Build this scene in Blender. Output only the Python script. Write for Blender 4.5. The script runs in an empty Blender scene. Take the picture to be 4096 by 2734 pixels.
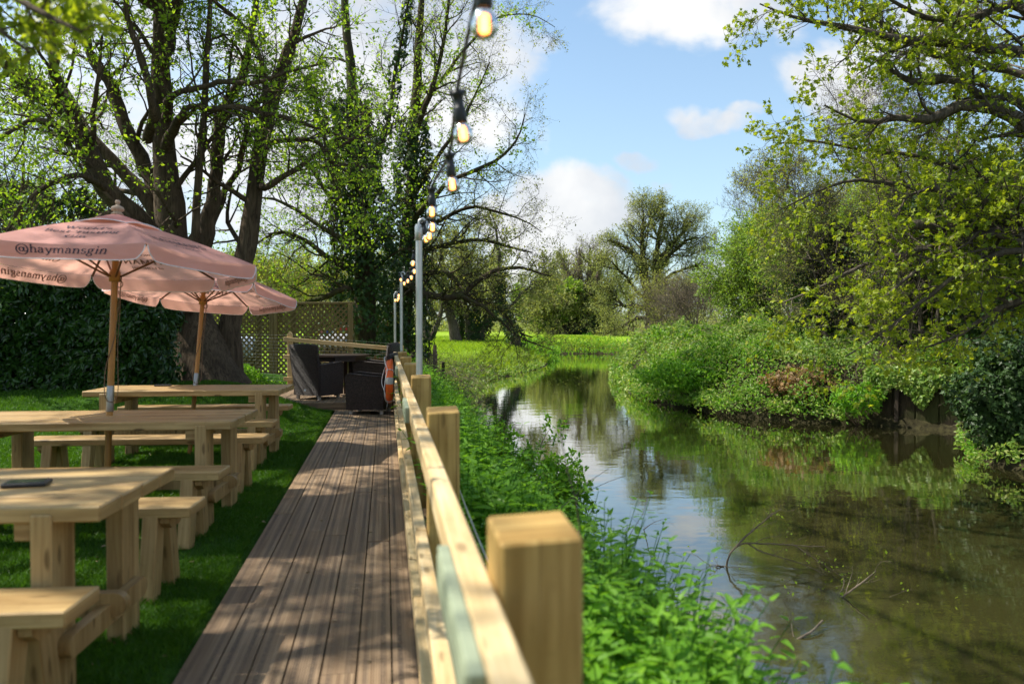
import bpy, math, numpy as np
from math import radians as rad, sin, cos, pi, hypot
from mathutils import Matrix, Vector
RNG = np.random.default_rng(11)
SC = bpy.context.scene
COL = SC.collection
# ------------------------------------------------------------------ camera (pixel units of the 4096 wide photograph)
F_PX = 3186.0
YAW = math.atan(505 / F_PX); PITCH = math.atan(64 / F_PX)
EYE = np.array([0.0, 0.0, 1.42])
FW = np.array([sin(YAW) * cos(PITCH), cos(YAW) * cos(PITCH), -sin(PITCH)])
RT = np.array([cos(YAW), -sin(YAW), 0.0])
UP = np.cross(RT, FW)
def at(px, py, d):
    return EYE + d * (FW + (px - 2048) / F_PX * RT - (py - 1367) / F_PX * UP)
def gp(px, py, z):
    v = FW + (px - 2048) / F_PX * RT - (py - 1367) / F_PX * UP
    return EYE + v * ((z - EYE[2]) / v[2])
# ------------------------------------------------------------------ objects
def props(o, label=None, cat=None, group=None, kind=None):
    for k, v in (('label', label), ('category', cat), ('group', group), ('kind', kind)):
        if v: o[k] = v
    return o
def thing(name, label, cat, loc=(0, 0, 0), rotz=0.0, group=None):
    o = bpy.data.objects.new(name, None); COL.objects.link(o)
    o.location = [float(c) for c in loc]; o.rotation_euler = (0, 0, rotz); o.empty_display_size = .2
    return props(o, label, cat, group)
def link(name, me, parent=None, mat=None):
    o = bpy.data.objects.new(name, me); COL.objects.link(o)
    if mat is not None and not me.materials:
        for m in (mat if isinstance(mat, (list, tuple)) else [mat]): me.materials.append(m)
    if parent is not None: o.parent = parent
    return o
def copy_tree(o, parent=None):
    c = o.copy(); COL.objects.link(c)
    if parent is not None: c.parent = parent
    for ch in [x for x in COL.objects if x.parent is o]: copy_tree(ch, c)
    return c
def np_mesh(name, V, loops, counts, uv=None, rnd=None, smooth=False, mati=None, col=None):
    V = np.asarray(V, np.float32); loops = np.asarray(loops, np.int32); counts = np.asarray(counts, np.int32)
    me = bpy.data.meshes.new(name)
    me.vertices.add(len(V)); me.vertices.foreach_set('co', V.ravel())
    me.loops.add(len(loops)); me.loops.foreach_set('vertex_index', loops)
    me.polygons.add(len(counts))
    st = np.zeros(len(counts), np.int32); st[1:] = np.cumsum(counts)[:-1]
    me.polygons.foreach_set('loop_start', st); me.polygons.foreach_set('loop_total', counts)
    if mati is not None: me.polygons.foreach_set('material_index', np.asarray(mati, np.int32))
    sm = np.full(len(counts), bool(smooth)) if np.ndim(smooth) == 0 else np.asarray(smooth, bool)
    me.polygons.foreach_set('use_smooth', sm)
    if uv is not None:
        l = me.uv_layers.new(name='UVMap'); l.data.foreach_set('uv', np.asarray(uv, np.float32).ravel())
    if rnd is not None:
        a = me.attributes.new('rnd', 'FLOAT', 'POINT'); a.data.foreach_set('value', np.asarray(rnd, np.float32))
    if col is not None:
        a = me.attributes.new('zone', 'FLOAT_COLOR', 'POINT'); a.data.foreach_set('color', np.asarray(col, np.float32).ravel())
    me.update(calc_edges=True); me.validate()
    return me
class MB:
    """collects boxes, tubes, lathes and prisms with metre UVs (u runs along the longest side)"""
    def __init__(s): s.v = []; s.f = []; s.uv = []; s.sm = []; s.n = 0
    def add(s, vs, fs, uvs, smooth=False):
        for f, u in zip(fs, uvs):
            s.f.append([i + s.n for i in f]); s.uv.extend(u); s.sm.append(smooth)
        s.v.extend([tuple(map(float, v)) for v in vs]); s.n += len(vs)
    def box(s, size, M=None, b=.004, taper=None):
        hx, hy, hz = [q / 2 for q in size]; b = min(b, hx * .45, hy * .45, hz * .45)
        if M is None: M = Matrix()
        elif not isinstance(M, Matrix): M = Matrix.Translation(Vector([float(q) for q in M]))
        lng = max(range(3), key=lambda i: size[i]); off = float(RNG.uniform(0, 40))
        idx = {}; vs = []
        for sx in (-1, 1):
            for sy in (-1, 1):
                for sz in (-1, 1):
                    for ax in range(3):
                        p = [sx * (hx - (b if ax != 0 else 0)), sy * (hy - (b if ax != 1 else 0)), sz * (hz - (b if ax != 2 else 0))]
                        if taper and sz > 0: p[0] *= taper; p[1] *= taper
                        idx[(sx, sy, sz, ax)] = len(vs); vs.append(Vector(p))
        fs = []
        def fc(keys, n):
            q = [idx[k] for k in keys]
            a, bb, c = vs[q[0]], vs[q[1]], vs[q[2]]
            if (bb - a).cross(c - a).dot(n) < 0: q.reverse()
            fs.append((q, n))
        for ax in range(3):
            for sg in (-1, 1):
                o = [i for i in range(3) if i != ax]
                ks = []
                for (a, c) in ((-1, -1), (1, -1), (1, 1), (-1, 1)):
                    k = [0, 0, 0]; k[ax] = sg; k[o[0]] = a; k[o[1]] = c; ks.append((*k, ax))
                n = Vector((0, 0, 0)); n[ax] = sg; fc(ks, n)
        for ax in range(3):
            o = [i for i in range(3) if i != ax]
            for a in (-1, 1):
                for c in (-1, 1):
                    k0 = [0, 0, 0]; k0[o[0]] = a; k0[o[1]] = c; k1 = list(k0); k0[ax] = -1; k1[ax] = 1
                    n = Vector((0, 0, 0)); n[o[0]] = a; n[o[1]] = c
                    fc([(*k0, o[0]), (*k1, o[0]), (*k1, o[1]), (*k0, o[1])], n)
        for sx in (-1, 1):
            for sy in (-1, 1):
                for sz in (-1, 1):
                    fc([(sx, sy, sz, 0), (sx, sy, sz, 1), (sx, sy, sz, 2)], Vector((sx, sy, sz)))
        F = []; U = []
        half = (hx, hy, hz)
        for q, n in fs:
            dom = max(range(3), key=lambda i: abs(n[i]))
            o = [i for i in range(3) if i != dom]
            if lng in o: ua = lng; va = [i for i in o if i != lng][0]
            else: ua, va = o
            F.append(q); U.append([(vs[i][ua] + (off if dom != lng else off + 3), vs[i][va] + half[va]) for i in q])
        s.add([M @ v for v in vs], F, U)
        return s
    def tube(s, pts, r, sides=10, caps=True):
        pts = [Vector([float(c) for c in p]) for p in pts]; K = len(pts)
        rs = [r] * K if not hasattr(r, '__len__') else list(r)
        tg = [(pts[min(i + 1, K - 1)] - pts[max(i - 1, 0)]).normalized() for i in range(K)]
        ref = Vector((0, 0, 1)) if abs(tg[0].z) < .9 else Vector((1, 0, 0))
        n = (ref - tg[0] * ref.dot(tg[0])).normalized(); vs = []; ln = 0; L = []
        for i in range(K):
            n = (n - tg[i] * n.dot(tg[i])).normalized(); bb = tg[i].cross(n)
            if i: ln += (pts[i] - pts[i - 1]).length
            L.append(ln)
            for k in range(sides):
                a = 2 * pi * k / sides; vs.append(pts[i] + (n * cos(a) + bb * sin(a)) * rs[i])
        fs = []; us = []; off = float(RNG.uniform(0, 20))
        for i in range(K - 1):
            for k in range(sides):
                k2 = (k + 1) % sides
                fs.append([i * sides + k, i * sides + k2, (i + 1) * sides + k2, (i + 1) * sides + k])
                w = 2 * pi * max(rs[i], 1e-4) / sides
                us.append([(L[i] + off, k * w), (L[i] + off, (k + 1) * w), (L[i + 1] + off, (k + 1) * w), (L[i + 1] + off, k * w)])
        s.add(vs, fs, us, True)
        if caps:
            for e, rev in ((0, True), (K - 1, False)):
                q = [e * sides + k for k in range(sides)]
                if rev: q.reverse()
                s.add([vs[i] for i in q], [list(range(sides))], [[(vs[i].x, vs[i].y) for i in q]])
        return s
    def lathe(s, prof, M=None, sides=20, caps=True):
        M = M or Matrix(); vs = []; fs = []; us = []; K = len(prof)
        for (r, z) in prof:
            for k in range(sides):
                a = 2 * pi * k / sides; vs.append(M @ Vector((r * cos(a), r * sin(a), z)))
        for i in range(K - 1):
            for k in range(sides):
                k2 = (k + 1) % sides
                fs.append([i * sides + k, i * sides + k2, (i + 1) * sides + k2, (i + 1) * sides + k])
                us.append([(prof[i][1], k * .02), (prof[i][1], k * .02 + .02), (prof[i + 1][1], k * .02 + .02), (prof[i + 1][1], k * .02)])
        s.add(vs, fs, us, True)
        if caps:
            for e, rev in ((0, True), (K - 1, False)):
                if prof[e][0] < 1e-4: continue
                q = [vs[e * sides + k] for k in range(sides)]
                if rev: q.reverse()
                s.add(q, [list(range(sides))], [[(p.x, p.y) for p in q]])
        return s
    def prism(s, poly, t, M=None):
        """poly in local x,z extruded along local y by +-t/2"""
        M = M or Matrix(); n = len(poly)
        vs = [M @ Vector((x, -t / 2, z)) for x, z in poly] + [M @ Vector((x, t / 2, z)) for x, z in poly]
        area = sum(poly[i][0] * poly[(i + 1) % n][1] - poly[(i + 1) % n][0] * poly[i][1] for i in range(n))
        fr = list(range(n)); bk = list(range(2 * n - 1, n - 1, -1))
        fs = [fr, bk] if area > 0 else [fr[::-1], bk[::-1]]
        us = [[(poly[i % n][1], poly[i % n][0]) for i in f] for f in fs]
        ln = 0
        for i in range(n):
            j = (i + 1) % n; e = hypot(poly[j][0] - poly[i][0], poly[j][1] - poly[i][1])
            q = [i, i + n, j + n, j] if area > 0 else [j, j + n, i + n, i]
            u = {i: (ln, 0), i + n: (ln, t), j + n: (ln + e, t), j: (ln + e, 0)}
            fs.append(q); us.append([u[k] for k in q]); ln += e
        s.add(vs, fs, us); return s
    def mesh(s, name):
        return np_mesh(name, s.v, [i for f in s.f for i in f], [len(f) for f in s.f], uv=s.uv, smooth=s.sm)
    def build(s, name, mat, parent=None): return link(name, s.mesh(name), parent, mat)
def T(x, y, z): return Matrix.Translation(Vector((float(x), float(y), float(z))))
def R(a, ax='Z'): return Matrix.Rotation(a, 4, ax)
# ------------------------------------------------------------------ materials
class N:
    def __init__(s, name, world=None):
        if world is None:
            s.m = bpy.data.materials.new(name); s.m.use_nodes = True; s.t = s.m.node_tree
        else: s.t = world.node_tree
        s.t.nodes.clear(); s.x = 0
    def n(s, typ, ins=None, **kw):
        nd = s.t.nodes.new(typ)
        for k, v in kw.items(): setattr(nd, k, v)
        for k, v in (ins or {}).items():
            if isinstance(v, bpy.types.NodeSocket): s.t.links.new(v, nd.inputs[k])
            else: nd.inputs[k].default_value = v
        return nd
    def l(s, a, b): s.t.links.new(a, b)
    def math(s, op, a, b=0.0, c=0.0, clamp=False):
        return s.n('ShaderNodeMath', {0: a, 1: b, 2: c}, operation=op, use_clamp=clamp).outputs[0]
    def vmath(s, op, a, b=(0, 0, 0)):
        nd = s.n('ShaderNodeVectorMath', {0: a, 1: b}, operation=op)
        return nd.outputs['Value'] if op in ('LENGTH', 'DISTANCE', 'DOT_PRODUCT') else nd.outputs[0]
    def noise(s, vec, scale, detail=4, rough=.55, dist=0.0, out='Fac'):
        return s.n('ShaderNodeTexNoise', {'Vector': vec, 'Scale': scale, 'Detail': detail, 'Roughness': rough, 'Distortion': dist}).outputs[out]
    def ramp(s, fac, stops):
        nd = s.n('ShaderNodeValToRGB', {'Fac': fac}); cr = nd.color_ramp
        while len(cr.elements) < len(stops): cr.elements.new(.5)
        for e, (p, c) in zip(cr.elements, stops): e.position = p; e.color = (*c, 1) if len(c) == 3 else c
        return nd.outputs['Color']
    def map(s, v, a, b, c=0.0, d=1.0, smooth=False):
        return s.n('ShaderNodeMapRange', {'Value': v, 'From Min': a, 'From Max': b, 'To Min': c, 'To Max': d}, interpolation_type='SMOOTHSTEP' if smooth else 'LINEAR').outputs[0]
    def mix(s, f, a, b, bt='MIX'):
        nd = s.n('ShaderNodeMix', data_type='RGBA', blend_type=bt)
        for i, v in ((0, f), (6, a), (7, b)):
            if isinstance(v, bpy.types.NodeSocket): s.l(v, nd.inputs[i])
            else: nd.inputs[i].default_value = v if i == 0 or len(v) == 4 else (*v, 1)
        return nd.outputs[2]
    def bump(s, h, st, dist=.01, normal=None):
        i = {'Height': h, 'Strength': st, 'Distance': dist}
        if normal is not None: i['Normal'] = normal
        return s.n('ShaderNodeBump', i).outputs[0]
    def pr(s, base, rough=.6, **kw):
        if not isinstance(base, bpy.types.NodeSocket): base = (*base, 1)
        ins = {'Base Color': base, 'Roughness': rough}; ins.update(kw)
        return s.n('ShaderNodeBsdfPrincipled', ins).outputs[0]
    def out(s, sh, vol=None):
        o = s.n('ShaderNodeOutputMaterial'); s.l(sh, o.inputs['Surface']); return s.m
def uvn(n, su, sv):
    uv = n.n('ShaderNodeTexCoord').outputs['UV']
    return n.n('ShaderNodeMapping', {'Vector': uv, 'Scale': (su, sv, 1)}).outputs[0], uv
def m_wood(name, dark, light, knot=.5, rough=.62, weather=None):
    n = N(name); v, uv = uvn(n, 1.3, 26)
    g1 = n.noise(v, 1.0, 5, .6, .4)
    v2, _ = uvn(n, .8, 9); g2 = n.noise(v2, 1.6, 3, .5, 1.2)
    f = n.math('ADD', n.math('MULTIPLY', g1, .6), n.math('MULTIPLY', g2, .4))
    c = n.ramp(f, [(.36, dark), (.50, [a * .5 + b * .5 for a, b in zip(dark, light)]), (.62, light)])
    v3, _ = uvn(n, 2.2, 7)
    vor = n.n('ShaderNodeTexVoronoi', {'Vector': v3, 'Scale': 1.0, 'Randomness': 1.0}, voronoi_dimensions='2D').outputs['Distance']
    k = n.math('MULTIPLY', n.map(vor, .045, .12, knot, 0.0, True), n.map(g2, .42, .55))
    c = n.mix(k, c, [x * .35 for x in dark])
    v4, _ = uvn(n, .7, 48); crk = n.map(n.noise(v4, 1.0, 3, .5, .6), .66, .72, 0, .7, True); c = n.mix(crk, c, [x * .25 for x in dark])
    tone = n.noise(n.n('ShaderNodeTexCoord').outputs['Object'], 2.3, 2)
    c = n.mix(n.map(tone, .3, .7, 0, .35), c, [x * .72 for x in dark])
    sp = n.noise(n.n('ShaderNodeTexCoord').outputs['Object'], 26.0, 3)
    c = n.mix(n.map(sp, .58, .75, 0, .22), c, [x * .5 for x in dark])
    if weather: c = n.mix(n.map(n.noise(v2, .7, 4), .45, .7, 0, .8), c, weather)
    return n.out(n.pr(c, rough, Normal=n.bump(g1, .35, .004), **{'Specular IOR Level': .3}))
def m_plain(name, col, rough=.5, metal=0.0, noise=.15, scale=30, bump=.0, **kw):
    n = N(name); o = n.n('ShaderNodeTexCoord').outputs['Object']; g = n.noise(o, scale, 4)
    c = n.mix(n.map(g, .3, .7), [x * (1 - noise) for x in col], [min(1, x * (1 + noise)) for x in col])
    kw.setdefault('Metallic', metal)
    if bump: kw['Normal'] = n.bump(g, bump, .01)
    return n.out(n.pr(c, n.map(g, .3, .7, rough * .85, min(1, rough * 1.15)), **kw))
def m_leaf(name, c1, c2, trans=.45, rough=.45, c3=None, spec=.35, tcol=None):
    n = N(name); r = n.n('ShaderNodeAttribute', attribute_name='rnd').outputs['Fac']
    st = [(0.0, c1), (1.0, c2)] if c3 is None else [(0.0, c1), (.72, c2), (.97, c3)]
    c = n.ramp(r, st)
    p = n.pr(c, rough, **{'Specular IOR Level': spec})
    tc = n.mix(1.0, c, tcol or (2.0, 1.9, .9), 'MULTIPLY')
    t = n.n('ShaderNodeBsdfTranslucent', {'Color': tc}).outputs[0]
    return n.out(n.n('ShaderNodeMixShader', {0: trans, 1: p, 2: t}).outputs[0])
def m_bark(name, c1, c2, sc=1.0, moss=None):
    n = N(name); o = n.n('ShaderNodeTexCoord').outputs['Object']
    v = n.n('ShaderNodeMapping', {'Vector': o, 'Scale': (14 * sc, 14 * sc, 2.2 * sc)}).outputs[0]
    g = n.noise(v, 1.0, 6, .65, 1.5)
    b = n.noise(o, 1.6 * sc, 3)
    c = n.ramp(g, [(.32, c1), (.62, c2)])
    c = n.mix(n.map(b, .35, .7, 0, .55), c, [x * .55 for x in c1])
    if moss: c = n.mix(n.map(n.noise(o, 2.4 * sc, 4), .48, .62, 0, .8), c, moss)
    return n.out(n.pr(c, .9, Normal=n.bump(g, .9, .03), **{'Specular IOR Level': .15}))
# ------------------------------------------------------------------ numpy plants
def nrm(a): return a / np.maximum(np.linalg.norm(a, axis=-1, keepdims=True), 1e-9)
def tubes_arrays(P, Rr, sides):
    n, K, _ = P.shape
    tg = nrm(np.gradient(P, axis=1))
    mean = np.abs(nrm(P[:, -1] - P[:, 0])); ref = np.zeros((n, 3)); ref[np.arange(n), mean.argmin(1)] = 1
    a = nrm(ref[:, None] - tg * (tg * ref[:, None]).sum(-1, keepdims=True)); b = np.cross(tg, a)
    ang = np.arange(sides) * 2 * pi / sides
    V = P[:, :, None] + (a[:, :, None] * np.cos(ang)[None, None, :, None] + b[:, :, None] * np.sin(ang)[None, None, :, None]) * Rr[:, :, None, None]
    i = np.arange(n)[:, None, None] * (K * sides) + np.arange(K - 1)[None, :, None] * sides
    k = np.arange(sides)[None, None, :]; k2 = (k + 1) % sides
    q = np.stack([i + k, i + k2, i + sides + k2, i + sides + k], -1).reshape(-1, 4)
    return V.reshape(-1, 3), q
def tubes_mesh(name, batches, origin):
    Vs = []; Qs = []; sm = []; o = 0
    for P, Rr, sides in batches:
        V, q = tubes_arrays(P, Rr, sides); Vs.append(V); Qs.append(q + o); o += len(V); sm.append(np.full(len(q), sides > 4))
    V = np.concatenate(Vs) - np.asarray(origin); q = np.concatenate(Qs)
    return np_mesh(name, V, q.ravel(), np.full(len(q), 4), smooth=np.concatenate(sm))
def spline(pts, K):
    p = np.asarray(pts, float); m = len(p); out = []
    seg = np.linalg.norm(np.diff(p, axis=0), axis=1); cum = np.concatenate([[0], np.cumsum(seg)]); 
    for s in np.linspace(0, cum[-1], K):
        i = min(np.searchsorted(cum, s, 'right') - 1, m - 2); t = (s - cum[i]) / max(seg[i], 1e-9)
        p0 = p[max(i - 1, 0)]; p1 = p[i]; p2 = p[i + 1]; p3 = p[min(i + 2, m - 1)]
        out.append(.5 * (2 * p1 + (p2 - p0) * t + (2 * p0 - 5 * p1 + 4 * p2 - p3) * t * t + (3 * p1 - p0 - 3 * p2 + p3) * t ** 3))
    return np.array(out)
def limbs(specs, K=18, rough=.25, rng=RNG):
    """specs: (list of world points, base radius, tip radius)"""
    P = []; Rr = []
    for pts, r0, r1 in specs:
        c = spline(pts, K)
        w = rng.normal(size=(K, 3)); w = (w + np.roll(w, 1, 0)) * .5; w[0] = 0
        r = r0 + (r1 - r0) * np.linspace(0, 1, K) ** .8
        P.append(c + w * r[:, None] * rough); Rr.append(r * (1 + .06 * rng.normal(size=K)))
    return np.array(P), np.array(Rr)
def px(pts, d=None): return [at(p[0], p[1], p[2] if len(p) > 2 else d) for p in pts]
def grow(P, Rr, n, L, t=(.3, 1.0), ang=(35, 70), up=0.0, wander=.18, rr=.5, K=6, tip=.35, rmax=9, rmin=.0025, rng=RNG, shrink=.5, keep=1.0):
    m, KK, _ = P.shape
    tt = (np.arange(n)[None] + rng.uniform(0, 1, (m, n))) / n * (t[1] - t[0]) + t[0]
    tt = np.clip(tt, 0, .999).ravel(); pi_ = np.repeat(np.arange(m), n)
    if keep < 1:
        q = rng.uniform(size=len(tt)) < keep; tt = tt[q]; pi_ = pi_[q]
    f = tt * (KK - 1); i = f.astype(int); w = (f - i)[:, None]
    B = P[pi_, i] * (1 - w) + P[pi_, i + 1] * w
    tg = nrm(P[pi_, i + 1] - P[pi_, i])
    r0 = np.clip((Rr[pi_, i] * (1 - w[:, 0]) + Rr[pi_, i + 1] * w[:, 0]) * rr, rmin, rmax)
    N_ = len(tt)
    a = nrm(np.cross(tg, rng.normal(size=(N_, 3))))
    th = np.radians(rng.uniform(ang[0], ang[1], N_))[:, None]
    d = np.cos(th) * tg + np.sin(th) * a
    ln = rng.uniform(L[0], L[1], N_) * (1 - shrink * tt); st = (ln / (K - 1))[:, None]
    out = np.empty((N_, K, 3)); out[:, 0] = B; c = B.copy()
    for k in range(1, K):
        d = nrm(d + rng.normal(size=(N_, 3)) * wander + np.array([0, 0, up]))
        c = c + d * st; out[:, k] = c
    rad_ = r0[:, None] * np.linspace(1, tip, K)[None]
    return out, rad_
RH = (np.array([(0, 0, 0), (.45, .30, .05), (1, 0, -.04), (.45, -.30, .05)]), [[0, 3, 2, 1]])
FOLD = (np.array([(0, 0, 0), (.3, .22, .07), (.68, .18, .05), (1, 0, -.1), (.68, -.18, .05), (.3, -.22, .07)]), [[0, 3, 2, 1], [0, 5, 4, 3]])
NETT = (np.array([(0, 0, 0), (.10, .17, .05), (.17, .205, .05), (.24, .19, .045), (.33, .21, .03), (.42, .165, .02), (.55, .165, 0), (.66, .115, -.03), (.78, .10, -.06), (1, 0, -.17), (.78, -.10, -.06), (.66, -.115, -.03), (.55, -.165, 0), (.42, -.165, .02), (.33, -.21, .03), (.24, -.19, .045), (.17, -.205, .05), (.10, -.17, .05), (.5, 0, -.05)]),
        [[0, 18, 5, 4, 3, 2, 1], [18, 9, 8, 7, 6, 5], [0, 17, 16, 15, 14, 13, 18], [18, 13, 12, 11, 10, 9]])
IVY = (np.array([(0, 0, 0), (-.08, .3, .0), (.3, .24, .04), (.42, .46, -.02), (.62, .16, .03), (1, 0, -.06), (.62, -.16, .03), (.42, -.46, -.02), (.3, -.24, .04), (-.08, -.3, 0)]),
       [[0, 5, 4, 3, 2, 1], [0, 9, 8, 7, 6, 5]])
SYC = (np.array([(0, 0, 0), (-.05, .22, 0), (.12, .55, -.1), (.3, .3, .03), (.62, .55, -.1), (.62, .2, .04), (1, 0, -.14), (.62, -.2, .04), (.62, -.55, -.1), (.3, -.3, .03), (.12, -.55, -.1), (-.05, -.22, 0)]),
       [[0, 6, 5, 4, 3, 2, 1], [0, 11, 10, 9, 8, 7, 6]])
def leaf_mesh(name, P, D, Nn, size, tpl, rng=RNG, origin=(0, 0, 0)):
    n = len(P); tv, tf = tpl; V = len(tv)
    D = nrm(D); S = nrm(np.cross(Nn, D)); Nn = np.cross(D, S)
    sz = np.broadcast_to(np.asarray(size, float), (n,))[:, None, None]
    co = P[:, None] + sz * (tv[None, :, 0:1] * D[:, None] + tv[None, :, 1:2] * S[:, None] + tv[None, :, 2:3] * Nn[:, None])
    fl = np.concatenate([np.array(f) for f in tf]); cn = np.array([len(f) for f in tf])
    loops = (fl[None] + (np.arange(n) * V)[:, None]).ravel()
    return np_mesh(name, co.reshape(-1, 3) - np.asarray(origin), loops, np.tile(cn, n), rnd=np.repeat(rng.uniform(size=n), V), smooth=False)
def leaves_on(P, Rr, n, size, tpl, name, origin, t=(.2, 1.0), spread=.03, upn=.6, droop=0.0, rng=RNG, keep=1.0):
    """n leaves along every twig"""
    m, K, _ = P.shape
    tt = np.clip(rng.uniform(t[0], t[1], (m, n)).ravel(), 0, .999); pi_ = np.repeat(np.arange(m), n)
    if keep < 1:
        q = rng.uniform(size=len(tt)) < keep; tt = tt[q]; pi_ = pi_[q]
    f = tt * (K - 1); i = f.astype(int); w = (f - i)[:, None]
    B = P[pi_, i] * (1 - w) + P[pi_, i + 1] * w; tg = nrm(P[pi_, i + 1] - P[pi_, i])
    N_ = len(tt)
    D = nrm(tg * .5 + rng.normal(size=(N_, 3)) * .7 + np.array([0, 0, -droop])); Nn = nrm(rng.normal(size=(N_, 3)) * (1 - upn) + np.array([0, 0, upn]))
    B = B + rng.normal(size=(N_, 3)) * spread
    return leaf_mesh(name, B, D, Nn, rng.uniform(size[0], size[1], N_), tpl, rng, origin)
def tree(name, label, cat, base, batches, leafsets, bark, group=None, extra=None):
    """batches: tube batches of trunk, limbs and twigs; leafsets: (mesh maker -> mesh, material, part name)"""
    t = thing(name, label, cat, base, 0, group)
    link('trunk', tubes_mesh('trunk', batches, base), t, bark)
    for mk, mat, pn in leafsets: link(pn, mk(base), t, mat)
    return t
def scatter_cloud(n, centre, radii, rng, shell=.55, lumps=None):
    """points in a lumpy ellipsoid, outward normals"""
    u = nrm(rng.normal(size=(n, 3)))
    r = shell + (1 - shell) * rng.uniform(size=n) ** .6
    lum = 1 + .16 * np.sin(u[:, 0] * 7 + u[:, 2] * 5) + .12 * np.sin(u[:, 1] * 11 - u[:, 2] * 8) + .10 * np.sin(u[:, 0] * 17 + u[:, 1] * 13)
    return np.asarray(centre) + u * (r * lum)[:, None] * np.asarray(radii), u
# ------------------------------------------------------------------ materials of the place
WOOD_T = m_wood('table_softwood', (.225, .130, .042), (.50, .345, .15), .85, .5)
WOOD_F = m_wood('fence_softwood', (.43, .28, .11), (.72, .56, .32), .7, .6)
WOOD_P = m_wood('post_softwood', (.25, .14, .03), (.54, .355, .115), .85, .65)
WOOD_G = m_wood('trellis_wood', (.12, .09, .032), (.23, .175, .07), .3, .8)
WOOD_D = m_wood('dark_fence_wood', (.018, .013, .010), (.045, .032, .022), .2, .85)
WOOD_S = m_wood('shed_wood', (.10, .035, .012), (.19, .075, .028), .3, .7)
WOOD_V = m_wood('varnished_pole', (.34, .16, .035), (.52, .27, .07), .1, .35)
WOOD_B = m_wood('turned_beech', (.42, .29, .19), (.55, .40, .28), .1, .5)
WOOD_O = m_wood('grey_old_wood', (.10, .075, .055), (.22, .17, .13), .3, .9)
GALV = m_plain('galvanised_steel', (.50, .50, .48), .38, .85, .12, 9)
BLACK = m_plain('black_rubber', (.012, .012, .013), .45)
BARK = m_bark('willow_bark', (.040, .029, .019), (.150, .110, .072))
BARK_M = m_bark('mossy_bark', (.030, .024, .014), (.085, .066, .038), 1.0, (.045, .060, .012))
BARK_G = m_bark('grey_bark', (.055, .045, .034), (.15, .125, .095), .8)
BARK_P = m_bark('pale_bark', (.085, .065, .045), (.20, .165, .12), .9)
LF_NEW = m_leaf('spring_leaves', (.10, .19, .012), (.25, .36, .03), .55, .45)
LF_WIL = m_leaf('willow_leaves', (.10, .185, .022), (.23, .33, .05), .45, .5)
LF_OLI = m_leaf('bud_leaves', (.14, .165, .035), (.27, .285, .07), .48, .55)
LF_YEL = m_leaf('sycamore_leaves', (.125, .19, .012), (.27, .32, .02), .48, .42)
LF_IVY = m_leaf('ivy_leaves', (.014, .036, .009), (.040, .085, .016), .16, .48, spec=.25)
LF_LAU = m_leaf('laurel_leaves', (.014, .046, .009), (.042, .105, .014), .20, .28, spec=.5)
LF_NET = m_leaf('nettle_leaves', (.055, .165, .010), (.14, .30, .020), .42, .45, c3=(.22, .38, .03), spec=.25)
LF_BRA = m_leaf('bramble_leaves', (.075, .16, .016), (.18, .29, .04), .36, .45, c3=(.28, .31, .09), spec=.35)
LF_RED = m_leaf('bronze_leaves', (.13, .085, .030), (.25, .15, .06), .3, .5)
LF_FAR = m_leaf('far_leaves', (.15, .18, .055), (.28, .30, .11), .4, .6)
LF_PNK = m_leaf('pale_blossom', (.50, .30, .28), (.75, .55, .50), .3, .6, tcol=(1, 1, 1))
LF_DRY = m_leaf('dry_leaves', (.20, .15, .085), (.36, .28, .17), .2, .8, tcol=(1, 1, 1))
GRASS = m_leaf('lawn_blades', (.028, .095, .006), (.075, .185, .010), .40, .5, tcol=(1.8, 1.6, .6))
GRASS_M = m_leaf('meadow_blades', (.16, .28, .014), (.31, .41, .03), .42, .55, tcol=(1.6, 1.5, .7))
# ------------------------------------------------------------------ river outline and terrain
LEFT = [(3.2, -40), (2.6, -6), (2.15, 0), (1.8, 3), (1.62, 5), (1.55, 7), (1.55, 10.5), (1.6, 14), (1.6, 18.3)]
LEFT += [tuple(gp(x, y, -1.0)[:2]) for x, y in ((1880, 1615), (1880, 1560), (1960, 1520), (2070, 1500), (2190, 1465), (2215, 1432))]
FAR = [tuple(gp(x, y, -1.0)[:2]) for x, y in ((2230, 1414), (2400, 1414), (2560, 1421))] + [(60, 60), (140, 64)]
RIGHT = [(140, 52), (60, 47)] + [tuple(gp(x, y, -1.0)[:2]) for x, y in ((2600, 1440), (2490, 1450), (2470, 1480), (2490, 1540), (2600, 1605), (2900, 1660), (3200, 1690), (3500, 1703), (3800, 1722), (3900, 1760), (3930, 1850), (4096, 1895))]
RIGHT += [(11.5, 9), (12.5, 3), (14, -40)]
POLY = np.array(LEFT + FAR + RIGHT)
NL = len(LEFT); NF = NL + len(FAR)
def sdist(x, y):
    """signed distance to the shore (positive on land) and index of the nearest shore segment"""
    p = np.stack([x, y], -1); n = len(POLY); best = np.full(x.shape, 1e9); seg = np.zeros(x.shape, int); ins = np.zeros(x.shape, bool)
    for i in range(n):
        a = POLY[i]; b = POLY[(i + 1) % n]; ab = b - a
        t = np.clip(((p - a) @ ab) / (ab @ ab), 0, 1); d = np.linalg.norm(p - a - t[..., None] * ab, axis=-1)
        m = d < best; best = np.where(m, d, best); seg = np.where(m, i, seg)
        c = ((a[1] > y) != (b[1] > y)) & (x < (b[0] - a[0]) * (y - a[1]) / (b[1] - a[1] + 1e-12) + a[0]); ins ^= c
    return np.where(ins, -best, best), seg
def ss(x, a, b):
    t = np.clip((x - a) / (b - a), 0, 1); return t * t * (3 - 2 * t)
def wob(x, y): return .5 * np.sin(x * 1.3 + 1.7 * np.sin(y * .7)) + .3 * np.sin(y * 2.1 + x * .6) + .2 * np.sin(x * 4.1 - y * 3.3)
DK_Y1 = 13.75
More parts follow.
